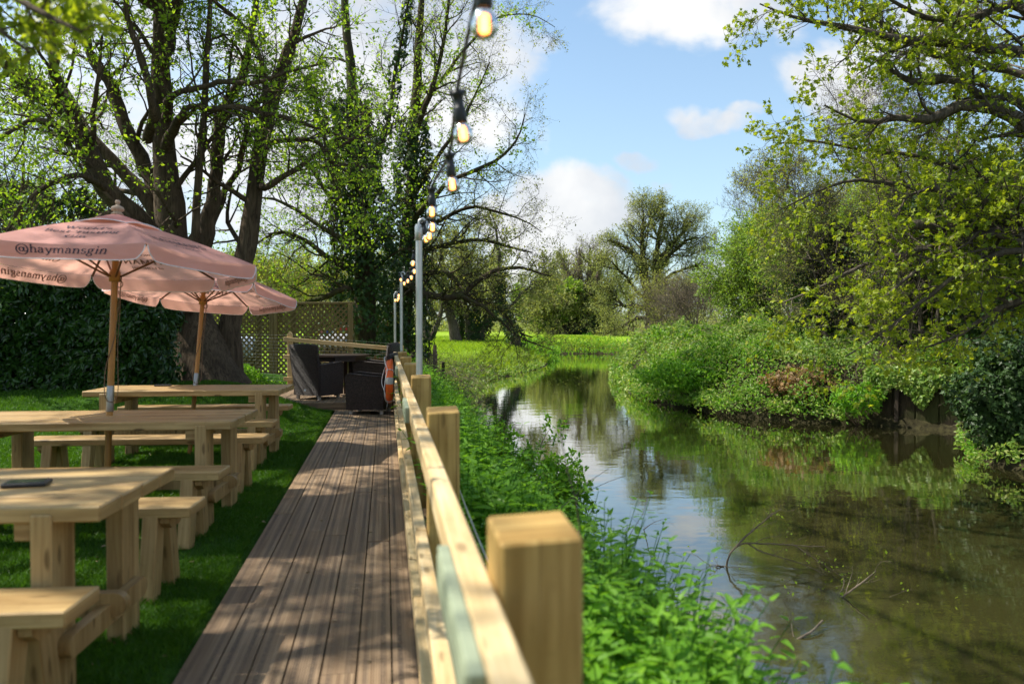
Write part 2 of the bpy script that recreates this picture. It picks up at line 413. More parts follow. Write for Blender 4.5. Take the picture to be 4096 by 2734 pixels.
def ground_z(x, y, full=False):
    x = np.asarray(x, float); y = np.asarray(y, float)
    s, seg = sdist(x, y); right = (seg >= NF - 1) & (seg < len(POLY) - 1)
    # left bank and meadow
    plat = -.05 + .30 * ss(y, 22, 55) + .55 * ss(y, 60, 130) + 1.5 * ss(y, 140, 420)
    plat = plat + .05 * wob(x * .6, y * .6) * ss(y, 18, 26)
    w = 1.25 + 1.6 * ss(y, 18, 30)
    zl = -1.05 + (plat + 1.05) * ss(s, -.15, w) ** .8
    lawn = (x < .45) & (y < 22)
    mound = .50 * ss(y, 9.7, 13.2) * ss(-x, .85, 2.6) * (1 - .35 * ss(y, 15, 20))
    cut = ss(x, -2.75, -2.3) * ss(y, 13.45, 13.75) * (1 - ss(y, 17.0, 17.4))
    deck = ss(x, -.90, -.84) * (1 - ss(x, .35, .6))
    zz = np.where(x < .45, (.004 + .012 * wob(x * 1.1, y * 1.1)) + mound * (1 - cut), zl)
    zz = zz - .14 * deck * (y < DK_Y1 + .3)
    zz = zz - .1 * cut
    zl = np.where(lawn, np.where(x > .3, zl * ss(x, .3, .45) + zz * (1 - ss(x, .3, .45)), zz), zl)
    # right bank
    zr = -1.1 + 1.45 * ss(s, -.1, 1.0) + .12 * np.minimum(np.maximum(s - .6, 0), 22) + .10 * wob(x, y) * ss(s, .4, 2)
    zr = np.where((y > 44), -1.05 + 1.2 * ss(s, -.1, 2), zr)
    z = np.where(right, zr, zl)
    z = np.where(s < 0, -1.1 - .5 * ss(-s, 0, 2.0), z)
    return (z, s, right) if full else z
def build_ground():
    def axis(parts):
        o = []
        for a, b, st in parts: o.append(np.arange(a, b - 1e-6, st))
        o.append([parts[-1][1]]); return np.unique(np.round(np.concatenate(o), 3))
    X = axis([(-2500, -400, 300), (-400, -60, 30), (-60, -12, 3), (-12, -3.2, .4), (-3.2, 3.4, .11), (3.4, 14, .3), (14, 30, .8), (30, 90, 3), (90, 400, 30), (400, 2500, 300)])
    Y = axis([(-400, -40, 60), (-40, -4, 4), (-4, 8, .3), (8, 18, .14), (18, 30, .3), (30, 75, .8), (75, 150, 4), (150, 500, 25), (500, 3200, 300)])
    gx, gy = np.meshgrid(X, Y); x = gx.ravel(); y = gy.ravel()
    z, s, right = ground_z(x, y, True)
    V = np.stack([x, y, z], -1); nx = len(X); ny = len(Y)
    i = (np.arange(ny - 1)[:, None] * nx + np.arange(nx - 1)[None]).ravel()
    q = np.stack([i, i + 1, i + nx + 1, i + nx], -1)
    lawn = ((x < .3) & (y < 22)).astype(float)
    mead = ((~right) & (y > 19)).astype(float) * ss(s, .5, 2.5)
    soil = np.clip(1 - lawn - mead, 0, 1)
    col = np.stack([lawn, mead, soil, np.ones_like(x)], -1)
    me = np_mesh('ground', V, q.ravel(), np.full(len(q), 4), smooth=True, col=col)
    n = N('earth_and_grass'); zc = n.n('ShaderNodeAttribute', attribute_name='zone').outputs['Color']
    sep = n.n('ShaderNodeSeparateColor', {'Color': zc}); o = n.n('ShaderNodeTexCoord').outputs['Object']
    g = n.noise(o, 9, 5); g2 = n.noise(o, .35, 4); g3 = n.noise(o, 55, 3)
    lawnc = n.ramp(g, [(.3, (.018, .055, .006)), (.7, (.045, .11, .012))])
    mead = n.ramp(n.math('ADD', n.math('MULTIPLY', g, .4), n.math('MULTIPLY', g2, .6)), [(.30, (.14, .25, .014)), (.5, (.21, .33, .02)), (.66, (.29, .33, .05))])
    soil = n.ramp(g, [(.3, (.016, .014, .008)), (.7, (.05, .045, .02))])
    c = n.mix(sep.outputs[0], soil, lawnc); c = n.mix(sep.outputs[1], c, mead)
    m = n.out(n.pr(c, .95, Normal=n.bump(n.math('ADD', g, n.math('MULTIPLY', g3, .6)), .8, .06), **{'Specular IOR Level': .1}))
    props(link('ground', me, None, m), kind='structure', label='lawn, meadow and earth river banks', )
    # water
    xs = np.array([-30, 160]); me = np_mesh('river', [(-30, -60, -1), (170, -60, -1), (170, 110, -1), (-30, 110, -1)], [0, 1, 2, 3], [4])
    n = N('river_water'); o = n.n('ShaderNodeTexCoord').outputs['Object']
    v = n.n('ShaderNodeMapping', {'Vector': o, 'Scale': (1.0, 1.7, 1.0), 'Rotation': (0, 0, .2)}).outputs[0]
    w1 = n.noise(v, 1.1, 2, .5, .3); w2 = n.noise(v, 5.5, 3, .55, .6)
    vd = n.vmath('SUBTRACT', o, tuple(gp(2950, 2420, -1.0)))
    dn = n.math('MULTIPLY', n.vmath('LENGTH', vd), 1.0)
    loc = n.map(dn, .4, 2.6, 1.0, 0.0, True)
    ring = n.math('SINE', n.math('ADD', n.math('MULTIPLY', dn, 34), n.math('MULTIPLY', n.noise(o, 2.2, 3), 9)))
    h = n.math('ADD', n.math('MULTIPLY', w1, 1.0), n.math('MULTIPLY', w2, .16))
    h = n.math('ADD', h, n.math('MULTIPLY', n.math('MULTIPLY', ring, loc), .05))
    h = n.math('ADD', h, n.math('MULTIPLY', n.math('MULTIPLY', n.noise(v, 13, 3), loc), .22))
    murk = n.ramp(n.noise(o, .5, 3), [(.3, (.031, .030, .009)), (.7, (.041, .039, .012))])
    nb = n.bump(h, .040, .08)
    fr = n.n('ShaderNodeFresnel', {'IOR': 1.36, 'Normal': nb}).outputs[0]
    fac = n.math('ADD', n.math('MULTIPLY', fr, 1.8), .03, clamp=True)
    m = n.out(n.n('ShaderNodeMixShader', {0: fac, 1: n.n('ShaderNodeBsdfDiffuse', {'Color': murk}).outputs[0], 2: n.n('ShaderNodeBsdfGlossy', {'Color': (.95, .95, .92, 1), 'Roughness': .02, 'Normal': nb}).outputs[0]}).outputs[0])
    props(link('river', me, None, m), kind='structure', label='slow brown-green river reflecting trees and sky')
build_ground()
# ------------------------------------------------------------------ lawn, meadow grass
def blades(name, x, y, z, h, w, mat, label, lean=.5, f=1.0):
    n = len(x); a = RNG.uniform(0, 2 * pi, n); dx = np.cos(a); dy = np.sin(a)
    le = RNG.normal(size=(n, 2)) * lean * h[:, None]
    b = np.stack([x, y, z], -1); sd = np.stack([dx, dy, 0 * dx], -1) * w[:, None] / 2
    tip = b + np.stack([le[:, 0], le[:, 1], h], -1); mid = b + np.stack([le[:, 0] * .35, le[:, 1] * .35, h * .6], -1)
    V = np.stack([b - sd, b + sd, mid + sd * .7, tip, mid - sd * .7], 1).reshape(-1, 3)
    i = np.arange(n)[:, None] * 5 + np.array([0, 1, 2, 3, 4])[None]
    me = np_mesh(name, V, i.ravel(), np.full(n, 5), rnd=np.repeat(np.clip(RNG.uniform(size=n) * .6 + .35 * (.5 + .5 * wob(x * f, y * f)), 0, 1), 5))
    return props(link(name, me, None, mat), kind='stuff', label=label)
def build_grass():
    n = 330000
    y = 1.2 + (RNG.uniform(size=n) ** 1.25) * 14.5; x = -.86 - RNG.uniform(size=n) ** 1.35 * (1.0 + .42 * y)
    ok = ~((x > -2.3) & (y > 13.7) & (y < 17.2)) & (RNG.uniform(size=n) > .75 * ss(wob(x * 2.1 + 4, y * 1.7) + .5 * wob(x * 7, y * 6), .45, .95)); x = x[ok]; y = y[ok]; n = len(x)
    sc = np.clip(y / 6, .7, 1.7)
    blades('lawn_grass', x, y, ground_z(x, y), RNG.uniform(.022, .048, n) * (1 + .25 * wob(x * 1.7, y * 1.9)), .0045 * sc, GRASS, 'short mown green lawn grass', .55)
    n = 120000
    y = 19 + RNG.uniform(size=n) ** 1.6 * 60; x = -14 + RNG.uniform(size=n) * 34
    z, s, right = ground_z(x, y, True); ok = (s > .2) & (~right) & ((x > -1) | (y > 24)); x = x[ok]; y = y[ok]; z = z[ok]; n = len(x)
    edge = 1 + 1.3 * (1 - ss(s[ok], .3, 3.0))
    blades('meadow_grass', x, y, z, RNG.uniform(.07, .17, n) * edge * np.clip(y / 35, .8, 1.3), .016 * np.clip(y / 20, 1, 3.2), GRASS_M, 'bright green meadow grass beyond the river bend', .6)
build_grass()
# ------------------------------------------------------------------ boardwalk
def deck_mat():
    n = N('grooved_deck_boards'); tc = n.n('ShaderNodeTexCoord'); uv = tc.outputs['UV']; o = tc.outputs['Object']
    sx = n.n('ShaderNodeSeparateXYZ', {'Vector': uv}); v = sx.outputs[1]
    rid = n.math('SINE', n.math('MULTIPLY', v, 2 * pi / .0105))
    st, _ = uvn(n, 1.1, 60); g = n.noise(st, 1.0, 4)
    lon, _ = uvn(n, .5, 5); blot = n.noise(lon, 1.0, 4)
    fine = n.noise(o, 60, 4)
    # worn bands that run the length of every board
    b1 = n.map(n.math('ABSOLUTE', n.math('SUBTRACT', v, .034)), .006, .016, 1, 0, True)
    b2 = n.map(n.math('ABSOLUTE', n.math('SUBTRACT', v, .106)), .006, .016, 1, 0, True)
    band = n.math('MULTIPLY', n.math('MAXIMUM', b1, b2), n.map(blot, .35, .6, .25, 1))
    band = n.math('MULTIPLY', band, n.map(fine, .35, .55, .45, 1))
    c = n.ramp(g, [(.3, (.145, .086, .043)), (.55, (.265, .176, .097)), (.75, (.375, .268, .160))])
    ox = n.n('ShaderNodeSeparateXYZ', {'Vector': o}).outputs[0]
    bid = n.math('FLOOR', n.math('DIVIDE', n.math('ADD', ox, .846), .145)); ju = n.math('FLOOR', n.math('MULTIPLY', sx.outputs[0], .28))
    rb = n.n('ShaderNodeTexWhiteNoise', {'Vector': n.n('ShaderNodeCombineXYZ', {0: bid, 1: ju}).outputs[0]}, noise_dimensions='2D').outputs['Value']
    c = n.mix(n.map(rb, 0, 1, 0, .42), c, (.085, .058, .040))
    c = n.mix(n.map(blot, .4, .75, 0, .45), c, (.37, .27, .175))
    c = n.mix(n.math('MULTIPLY', band, .85), c, (.060, .042, .030))
    c = n.mix(n.map(rid, .2, 1, .0, .16), c, (.05, .036, .03))
    c = n.mix(n.map(n.noise(o, 2.3, 4), .5, .72, 0, .3), c, (.10, .07, .05))
    h = n.math('ADD', n.math('MULTIPLY', rid, .5), n.math('MULTIPLY', fine, .5))
    return n.out(n.pr(c, .72, Normal=n.bump(h, .45, .004), **{'Specular IOR Level': .3}))
DECK = deck_mat()
def board_run(mb, x, w, y0, y1, z, t, joints):
    ys = [y0] + [j for j in joints if y0 < j < y1] + [y1]
    for a, b in zip(ys[:-1], ys[1:]):
        mb.box((w, b - a - .004, t), T(x, (a + b) / 2, z - t / 2 + float(RNG.normal()) * .0008), .003)
mb = MB()
for k in range(8):
    x = -.846 + .07 + .145 * k
    j0 = [2.6, 4.15, 2.05, 5.5, 3.3, 1.7, 4.7, 2.9][k]
    board_run(mb, x, .140, -2.0, DK_Y1, 0.0, .024, [j0 + 3.6 * i for i in range(-1, 5)])
props(mb.build('boardwalk', DECK), kind='structure', label='brown grooved deck boards of the riverside walkway')
mb = MB()
for y in np.arange(-1.8, 13.7, .6): mb.box((1.1, .05, .09), T(-.27, y, -.072), .003)
mb.box((.022, 15.7, .11), T(-.835, 5.85, -.082), .003)
props(mb.build('deck_joists', WOOD_D), kind='structure')
mb = MB()
for k in range(17):
    board_run(mb, -2.2 + .145 * k + .07, .140, DK_Y1 + .004, 17.1, .125, .024, [15.2 + .4 * (k % 3)])
props(mb.build('deck_platform', DECK), kind='structure', label='raised deck platform at the end of the walkway')
mb = MB(); mb.box((2.44, .022, .115), T(-1.02, DK_Y1 + .018, .042), .003); mb.box((.022, 3.3, .115), T(-2.19, 15.45, .042), .003)
props(mb.build('platform_fascia', DECK), kind='structure')
# ------------------------------------------------------------------ riverside fence
YP = [1.393 + 2.42 * k + .078 for k in range(-1, 8)]
ZT = [1.02, 1.043, 1.013, 1.025, 1.012, .99, .98, 1.02, 1.035]
fence = thing('post_and_rail_fence', 'new softwood post and rail fence between the deck and the river', 'fence', (.274, YP[1], 0))
def fpart(name, mb, mat):
    o = mb.build(name, mat, fence); o.data.transform(T(-.274, -YP[1], 0)); return o
for i, (y, z) in enumerate(zip(YP, ZT)):
    mb = MB(); zb = -1.0
    M = T(.274, y, 0) @ R(float(RNG.normal()) * .012 + (.02 if i == 1 else 0))
    mb.box((.153, .153, z - zb), M @ T(0, 0, (z + zb) / 2) , .006)
    o = fpart('post', mb, WOOD_P)
    for v in o.data.vertices:                                   # tops cut with a slight fall towards the walkway
        if v.co.z > z - .02: v.co.z += .10 * (v.co.y - (y - YP[1])) + .03 * (v.co.x)
for a, b in ((YP[0] - .1, YP[2]), (YP[2], YP[4]), (YP[4], YP[6]), (YP[6], YP[8] + .08)):
    for (xc, zc, sx, sz) in ((.166, .902, .058, .082), (.166, .385, .058, .075), (.158, .05, .06, .10)):
        mb = MB(); mb.box((sx, b - a - .004, sz), T(xc + float(RNG.normal()) * .001, (a + b) / 2, zc), .005); fpart('rail', mb, WOOD_F)
PLATE = m_plain('grey_green_paint', (.25, .285, .185), .55, 0, .15, 12)
for d0, d1 in ((1.09, 1.74), (4.68, 5.33), (8.95, 9.6), (13.3, 13.9)):
    a, b = (d0 - .019) / .988, (d1 - .019) / .988
    mb = MB(); mb.box((.026, b - a, .092), T(.1235, (a + b) / 2, .894), .003)
    mb.box((.003, b - a - .04, .066), T(.1095, (a + b) / 2, .894), .001)
    fpart('plate', mb, PLATE)['label'] = 'grey green painted plate screwed to the top rail'
for z in (.61, .46, .31, .16):
    mb = MB(); pts = []
    for a, b in zip(YP[:-1], YP[1:]):
        for t in np.linspace(0, 1, 7)[:-1]: pts.append((.357, a + (b - a) * t, z - .03 * 4 * t * (1 - t)))
    mb.tube(pts, .0035 if z > .6 else .0015, 5); fpart('wire', mb, GALV)
# ------------------------------------------------------------------ lamp poles and festoon lights
for (pxx, pyy, d, lb) in ((1676, 897, 6.36, 'tallest steel festoon pole behind the third fence post, nearest the lens'),
                          (1605, 1097, 13.6, 'middle steel festoon pole rising behind the wicker chairs'),
                          (1580, 1174, 17.9, 'farthest thin steel festoon pole in front of the ivy trunk')):
    p = at(pxx, pyy, d); zt = p[2]; base = -.6
    t = thing('light_pole', lb, 'pole', (p[0], p[1], base), 0, 'steel poles carrying the festoon lights')
    mb = MB(); mb.tube([(0, 0, 0), (0, 0, zt - base - .05)], .027, 16); mb.build('pole', GALV, t)
    mb = MB(); mb.lathe([(.030, zt - base - .13), (.034, zt - base - .125), (.034, zt - base - .02), (.028, zt - base)], sides=16)
    mb.build('collar', GALV, t)
    mb = MB(); mb.tube([(.0, 0, zt - base - .02), (.004, 0, zt - base + .03), (.03, 0, zt - base + .045), (.055, 0, zt - base + .02), (.06, 0, zt - base - .03)], .014, 8)
    mb.build('hook', GALV, t)
BULBS = [(1937, 75, 1.75), (1850, 520, 2.5), (1808, 728, 3.4), (1728, 840, 4.3), (1730, 903, 5.0), (1718, 938, 5.6), (1703, 950, 6.1),
         (1652, 1049, 8.2), (1657, 1082, 9.6), (1645, 1107, 10.7), (1631, 1121, 11.6), (1617, 1131, 12.5), (1603, 1117, 13.3),
         (1595, 1180, 14.5), (1594, 1191, 15.4), (1590, 1198, 16.3), (1581, 1199, 17.2)]
n = N('bulb_glass'); fr = n.n('ShaderNodeFresnel', {'IOR': 1.45}).outputs[0]
BGLASS = n.out(n.n('ShaderNodeMixShader', {0: n.math('ADD', fr, .05), 1: n.n('ShaderNodeBsdfTransparent', {'Color': (1, .93, .80, 1)}).outputs[0], 2: n.n('ShaderNodeBsdfGlossy', {'Roughness': .04}).outputs[0]}).outputs[0])
n = N('glowing_filament'); lw = n.n('ShaderNodeLayerWeight', {'Blend': .35}).outputs['Facing']
FILA = n.out(n.n('ShaderNodeEmission', {'Color': n.ramp(lw, [(0, (1, .50, .14)), (.6, (1, .20, .02))]), 'Strength': n.map(lw, 0, .7, 4.6, 1.5)}).outputs[0])
fest = thing('festoon_lights', 'string of glowing filament bulbs on black cable hung along the fence', 'string lights', at(1676, 897, 6.36))
f0 = np.array(fest.location)
cab = [at(1905, -420, .9), at(1938, -90, 1.6)]; tops = []
for i, (x, y, d) in enumerate(BULBS):
    c = at(x, y, d); tl = float(RNG.normal()) * .06 + (.16 if i in (1, 2) else 0); tw = float(RNG.normal()) * .06
    M = T(*(c - f0)) @ R(-tl, 'Y') @ R(tw, 'X')
    mb = MB(); mb.lathe([(.017, .022), (.0195, .026), (.0195, .064), (.0185, .07), (.0165, .072), (.0165, .104), (.0205, .106), (.0205, .118), (.012, .122)], M, 16)
    mb.box((.05, .016, .014), M @ T(0, 0, .117), .003)
    h = mb.build('bulb_holder', BLACK, fest)
    mb = MB(); mb.lathe([(.013, .024), (.016, .018), (.024, .010), (.029, -.003), (.0305, -.014), (.029, -.026), (.022, -.038), (.012, -.0435), (.0, -.045)], M, 20, False); mb.build('bulb', BGLASS, h)
    mb = MB(); mb.lathe([(.0, .019), (.010, .017), (.0135, .010), (.0135, -.028), (.010, -.033), (.0, -.035)], M, 12, False); mb.build('filament', FILA, h)
    tops.append((M @ Vector((0, 0, .122))) + Vector(f0))
cab += [np.array(p) for p in tops[:7]] + [at(1690, 905, 6.36)] + [np.array(p) for p in tops[7:13]] + [at(1609, 1100, 13.6)] + [np.array(p) for p in tops[13:]] + [at(1582, 1176, 17.9)]
mb = MB(); mb.tube([p - f0 for p in spline(cab, 140)], .0058, 7); mb.build('cable', BLACK, fest)
# ------------------------------------------------------------------ tables and benches
def rounded_end(L, h, t_r=6):
    p = [(-L / 2 + h / 2, -h / 2), (L / 2 - h / 2, -h / 2)]
    p += [(L / 2 - h / 2 + h / 2 * sin(a), -h / 2 * cos(a)) for a in np.linspace(0, pi, 11)[1:-1]]
    p += [(L / 2 - h / 2, h / 2), (-L / 2 + h / 2, h / 2)]
    p += [(-L / 2 + h / 2 - h / 2 * sin(a), h / 2 * cos(a)) for a in np.linspace(0, pi, 11)[1:-1]]
    return p
TL, TW, TH = 1.95, .83, .76
def make_table():
    t = thing('picnic_table', 'x', 'table', (0, 0, 0), 0, 'softwood picnic tables on the lawn')
    mb = MB(); pw = TW / 4
    for k in range(4):
        mb.box((TL, pw - .011, .058), T(0, -TW / 2 + pw * (k + .5), TH - .029), .006)
    mb.build('tabletop', WOOD_T, t)
    for sx in (-1, 1):
        for sy in (-1, 1):
            mb = MB(); mb.box((.075, .19, .733), T(sx * .77, sy * (TW / 2 - .095 + .004), .3665), .005); mb.build('leg', WOOD_T, t)
        mb = MB(); mb.box((.07, TW - .06, .07), T(sx * .695, 0, TH - .094), .004); mb.build('batten', WOOD_T, t)
        mb = MB(); mb.prism(rounded_end(TW - .06, .085), .045, T(sx * .832, 0, .225) @ R(pi / 2)); mb.build('crossbar', WOOD_T, t)
    mb = MB(); mb.prism(rounded_end(1.83, .098), .048, T(0, 0, .264)); mb.build('stretcher', WOOD_T, t)
    return t
BL, BW, BH = 1.95, .27, .48
def make_bench():
    t = thing('bench', 'x', 'bench', (0, 0, 0), 0, 'softwood benches pulled up to the picnic tables')
    mb = MB(); mb.box((BL, BW, .056), T(0, 0, BH - .028), .006); mb.build('seat', WOOD_T, t)
    for sx in (-1, 1):
        for sy in (-1, 1):
            mb = MB(); h = .445; ln = hypot(h, .085)
            mb.box((.078, .115, ln), T(sx * .77, sy * (.075 + .0425), h / 2 - .004) @ R(sy * math.atan2(.085, h), 'X'), .005)
            mb.build('leg', WOOD_T, t)
        mb = MB(); mb.prism([(-.11, .03), (.11, .03), (.11, 0), (.06, -.035), (-.06, -.035), (-.11, 0)], .045, T(sx * .835, 0, BH - .088) @ R(pi / 2)); mb.build('batten', WOOD_T, t)
    return t
PHI = -.072
def corner_place(o, corner, hx, hy):
    c, s = cos(PHI), sin(PHI); ox, oy = -hx, hy
    o.location = (float(corner[0] + c * ox - s * oy), float(corner[1] + s * ox + c * oy), 0.0); o.rotation_euler = (0, 0, PHI)
tb = make_table(); bn = make_bench()
TABLES = []
for i, (c, lb) in enumerate((((-1.037, 3.10), 'nearest picnic table with a black phone case and no parasol'),
                             ((-1.063, 5.74), 'middle picnic table with the big pink parasol standing through it'),
                             ((-1.09, 8.47), 'farthest picnic table with the parasol beside the tree trunk'))):
    o = tb if i == 0 else copy_tree(tb)
    corner_place(o, c, TL / 2, TW / 2); o['label'] = lb; TABLES.append(o)
for i, (x, y, lb) in enumerate(((260, 2445, 'nearest bench, cut off by the photo corner, before the nearest table'),
                                (762, 2027, 'bench on the far side of the nearest picnic table'),
                                (877, 1887, 'bench on the near side of the middle picnic table'),
                                (1050, 1748, 'bench on the far side of the middle picnic table, its seat sunlit'),
                                (1091, 1686, 'bench on the near side of the farthest picnic table'),
                                (1155, 1622, 'bench behind the farthest picnic table beside the grass bank'))):
    o = bn if i == 0 else copy_tree(bn)
    corner_place(o, gp(x, y, BH), BL / 2, BW / 2); o['label'] = lb
bpy.context.view_layer.update()
CASE = m_plain('black_leather', (.014, .014, .016), .35, 0, .2, 60)
SCREEN = m_plain('dark_screen', (.02, .024, .03), .12)
for (px_, py_, rz, lb) in ((108, 1940, .10, 'black phone case lying on the nearest picnic table'), (652, 1543, .05, 'small black phone case on the farthest picnic table')):
    p = gp(px_, py_, TH)
    t = thing('phone_case', lb, 'phone case', (p[0], p[1], TH + .001), rz, 'phone cases left on the tables')
    s = 1.0
    mb = MB(); mb.box((.165, .105, .017), T(0, 0, .0085), .005); mb.build('cover', CASE, t)
    mb = MB(); mb.box((.145, .085, .002), T(0, 0, .0182), .0008); mb.build('screen', SCREEN, t)
# ------------------------------------------------------------------ serif lettering drawn with a broad pen
def arc(cx, cy, rx, ry, a0, a1, n=12): return [(cx + rx * cos(rad(a)), cy + ry * sin(rad(a))) for a in np.linspace(a0, a1, n)]
X_, C_ = .46, .70
def sf(x, y, w=.10): return ('s', x, y, w)
def bowl(cx, cy=.23, rx=.2, ry=.24): return arc(cx, cy, rx, ry, 0, 360, 22)
GL = {
 'h': (.56, [[(.12, 0), (.12, .74)], [(.12, .3)] + arc(.29, .29, .15, .18, 150, 0) + [(.44, 0)], sf(.12, 0), sf(.44, 0), sf(.08, .73, .05)]),
 'n': (.56, [[(.12, 0), (.12, .46)], [(.12, .3)] + arc(.29, .29, .15, .18, 150, 0) + [(.44, 0)], sf(.12, 0), sf(.44, 0), sf(.08, .45, .05)]),
 'm': (.86, [[(.12, 0), (.12, .46)], [(.12, .3)] + arc(.28, .29, .14, .18, 150, 0) + [(.42, 0)], [(.42, .3)] + arc(.58, .29, .14, .18, 150, 0) + [(.72, 0)], sf(.12, 0), sf(.42, 0, .08), sf(.72, 0), sf(.08, .45, .05)]),
 'a': (.48, [arc(.2, .33, .13, .14, 160, 0) + [(.34, .08), (.37, .02), (.44, .03)], arc(.2, .13, .14, .14, 80, 360, 16)]),
 'y': (.52, [[(.08, .46), (.27, .02)], [(.46, .46), (.24, -.12), (.14, -.2), (.07, -.18)], sf(.08, .46, .08), sf(.45, .46, .08)]),
 's': (.42, [arc(.21, .345, .12, .12, 30, 230, 10) + arc(.21, .12, .14, .125, 70, -150, 12)]),
 'g': (.52, [bowl(.23, .31, .14, .15), [(.14, .18), (.11, .1), (.2, .06), (.36, .03)] + arc(.23, -.1, .18, .12, 40, -220, 14) + [(.14, .02)], [(.34, .42), (.48, .47)]]),
 'i': (.28, [[(.14, 0), (.14, .46)], sf(.14, 0), sf(.10, .45, .05), [(.14, .6), (.14, .68)]]),
 't': (.34, [[(.15, .6), (.15, .1)] + arc(.25, .1, .1, .09, 180, 330, 7), sf(.17, .46, .13)]),
 'o': (.54, [bowl(.27)]), 'r': (.40, [[(.12, 0), (.12, .46)], [(.12, .3)] + arc(.27, .32, .13, .14, 150, 40, 8), sf(.12, 0), sf(.08, .45, .05)]),
 'l': (.28, [[(.14, 0), (.14, .74)], sf(.14, 0), sf(.10, .73, .05)]),
 'd': (.56, [bowl(.25, .23, .17, .24), [(.42, 0), (.42, .74)], sf(.46, 0, .06), sf(.38, .73, .05)]),
 'e': (.48, [[(.1, .26), (.4, .26)] + arc(.25, .23, .16, .24, 10, 325, 20)]),
 'f': (.34, [[(.14, 0), (.14, .55)] + arc(.26, .6, .12, .14, 180, 40, 8), sf(.16, 0), sf(.17, .46, .12)]),
 "'": (.2, [[(.1, .74), (.08, .56)]]), ' ': (.26, []),
 '@': (.92, [arc(.46, .24, .4, .44, -40, 320, 30), bowl(.42, .24, .15, .18), [(.6, .42), (.57, .12), (.66, .06), (.78, .12)]]),
 'W': (.98, [[(.08, .7), (.29, 0)], [(.29, 0), (.47, .68)], [(.44, .7), (.66, 0)], [(.66, 0), (.88, .7)], sf(.1, .7), sf(.46, .7, .08), sf(.88, .7)]),
 'B': (.60, [[(.14, 0), (.14, .7)], [(.14, .7), (.3, .7)] + arc(.3, .54, .17, .16, 80, -80, 9) + [(.14, .38)], [(.3, .38)] + arc(.32, .19, .2, .19, 85, -85, 9) + [(.14, 0)], sf(.12, 0, .06), sf(.12, .7, .06)]),
 'T': (.62, [[(.31, 0), (.31, .7)], sf(.31, .7, .27), sf(.31, 0), [(.05, .7), (.04, .56)], [(.57, .7), (.58, .56)]]),
 'G': (.70, [arc(.37, .35, .29, .36, 45, 330, 20), [(.6, .12), (.6, .32)], sf(.57, .32)]),
 'H': (.74, [[(.14, 0), (.14, .7)], [(.6, 0), (.6, .7)], sf(.37, .36, .23), sf(.14, 0), sf(.14, .7), sf(.6, 0), sf(.6, .7)]),
 'A': (.70, [[(.34, .72), (.6, 0)], [(.34, .72), (.1, 0)], sf(.34, .24, .16), sf(.1, 0), sf(.6, 0)]),
 'Y': (.66, [[(.08, .7), (.33, .34)], [(.58, .7), (.33, .34)], [(.33, .36), (.33, 0)], sf(.1, .7), sf(.56, .7), sf(.33, 0)]),
 'M': (.86, [[(.14, 0), (.14, .7)], [(.14, .7), (.43, .04)], [(.43, .04), (.7, .7)], [(.72, .7), (.72, 0)], sf(.14, 0), sf(.72, 0), sf(.1, .7, .06), sf(.76, .7, .06)]),
 'N': (.74, [[(.14, 0), (.14, .7)], [(.13, .7), (.6, .0)], [(.6, .7), (.6, 0)], sf(.14, 0), sf(.6, .7), sf(.1, .7, .06)]),
 'S': (.54, [arc(.27, .53, .16, .17, 30, 235, 10) + arc(.26, .18, .19, .18, 65, -150, 12), [(.42, .6), (.43, .7)], [(.07, .18), (.06, .03)]]),
 'L': (.58, [[(.14, 0), (.14, .7)], sf(.3, 0, .22), sf(.14, .7), [(.52, 0), (.53, .15)]]),
 'O': (.76, [bowl(.38, .35, .3, .36)]), 'D': (.72, [[(.14, 0), (.14, .7)], [(.14, .7), (.3, .7)] + arc(.3, .35, .33, .35, 90, -90, 14) + [(.14, 0)], sf(.12, 0, .06), sf(.12, .7, .06)]),
 'I': (.34, [[(.17, 0), (.17, .7)], sf(.17, 0), sf(.17, .7)]), 'C': (.66, [arc(.37, .35, .29, .36, 45, 320, 20), [(.58, .58), (.59, .7)]]),
 'E': (.58, [[(.14, 0), (.14, .7)], sf(.3, 0, .22), sf(.3, .7, .22), sf(.26, .37, .15), [(.52, 0), (.53, .14)], [(.51, .7), (.52, .57)]]),
 '1': (.4, [[(.2, 0), (.2, .68)], sf(.2, 0), [(.2, .68), (.1, .6)]]), '8': (.5, [bowl(.25, .52, .14, .16), bowl(.25, .18, .17, .19)]),
 '6': (.5, [bowl(.25, .2, .17, .2), arc(.42, .2, .34, .5, 180, 100, 8)]), '3': (.48, [arc(.22, .53, .15, .16, 140, -80, 10), arc(.22, .19, .18, .19, 80, -140, 10)]),
}
def text_quads(txt, thick=.105, thin=.042):
    """quads (4 x 2 arrays) for a line of text with the baseline at 0, centred on x"""
    Q = []; x = 0
    def rib(p):
        for (ax, ay), (bx, by) in zip(p[:-1], p[1:]):
            dx, dy = bx - ax, by - ay; l = hypot(dx, dy)
            if l < 1e-6: continue
            w = (thin + (thick - thin) * abs(dy / l) ** 1.3) / 2; e = .012
            nx, ny = -dy / l * w, dx / l * w; ex, ey = dx / l * e, dy / l * e
            Q.append([(x + ax - ex - nx, ay - ey - ny), (x + bx + ex - nx, by + ey - ny), (x + bx + ex + nx, by + ey + ny), (x + ax - ex + nx, ay - ey + ny)])
    for ch in txt:
        adv, st = GL[ch]
        for s_ in st:
            if s_[0] == 's': _, sx, sy, w = s_; rib([(sx - w, sy + (.018 if sy < .3 else -.018 if sy > .4 else 0)), (sx + w, sy + (.018 if sy < .3 else -.018 if sy > .4 else 0))])
            else: rib(s_)
        x += adv + .03
    Q = np.array(Q); Q[:, :, 0] -= x / 2
    return Q, x
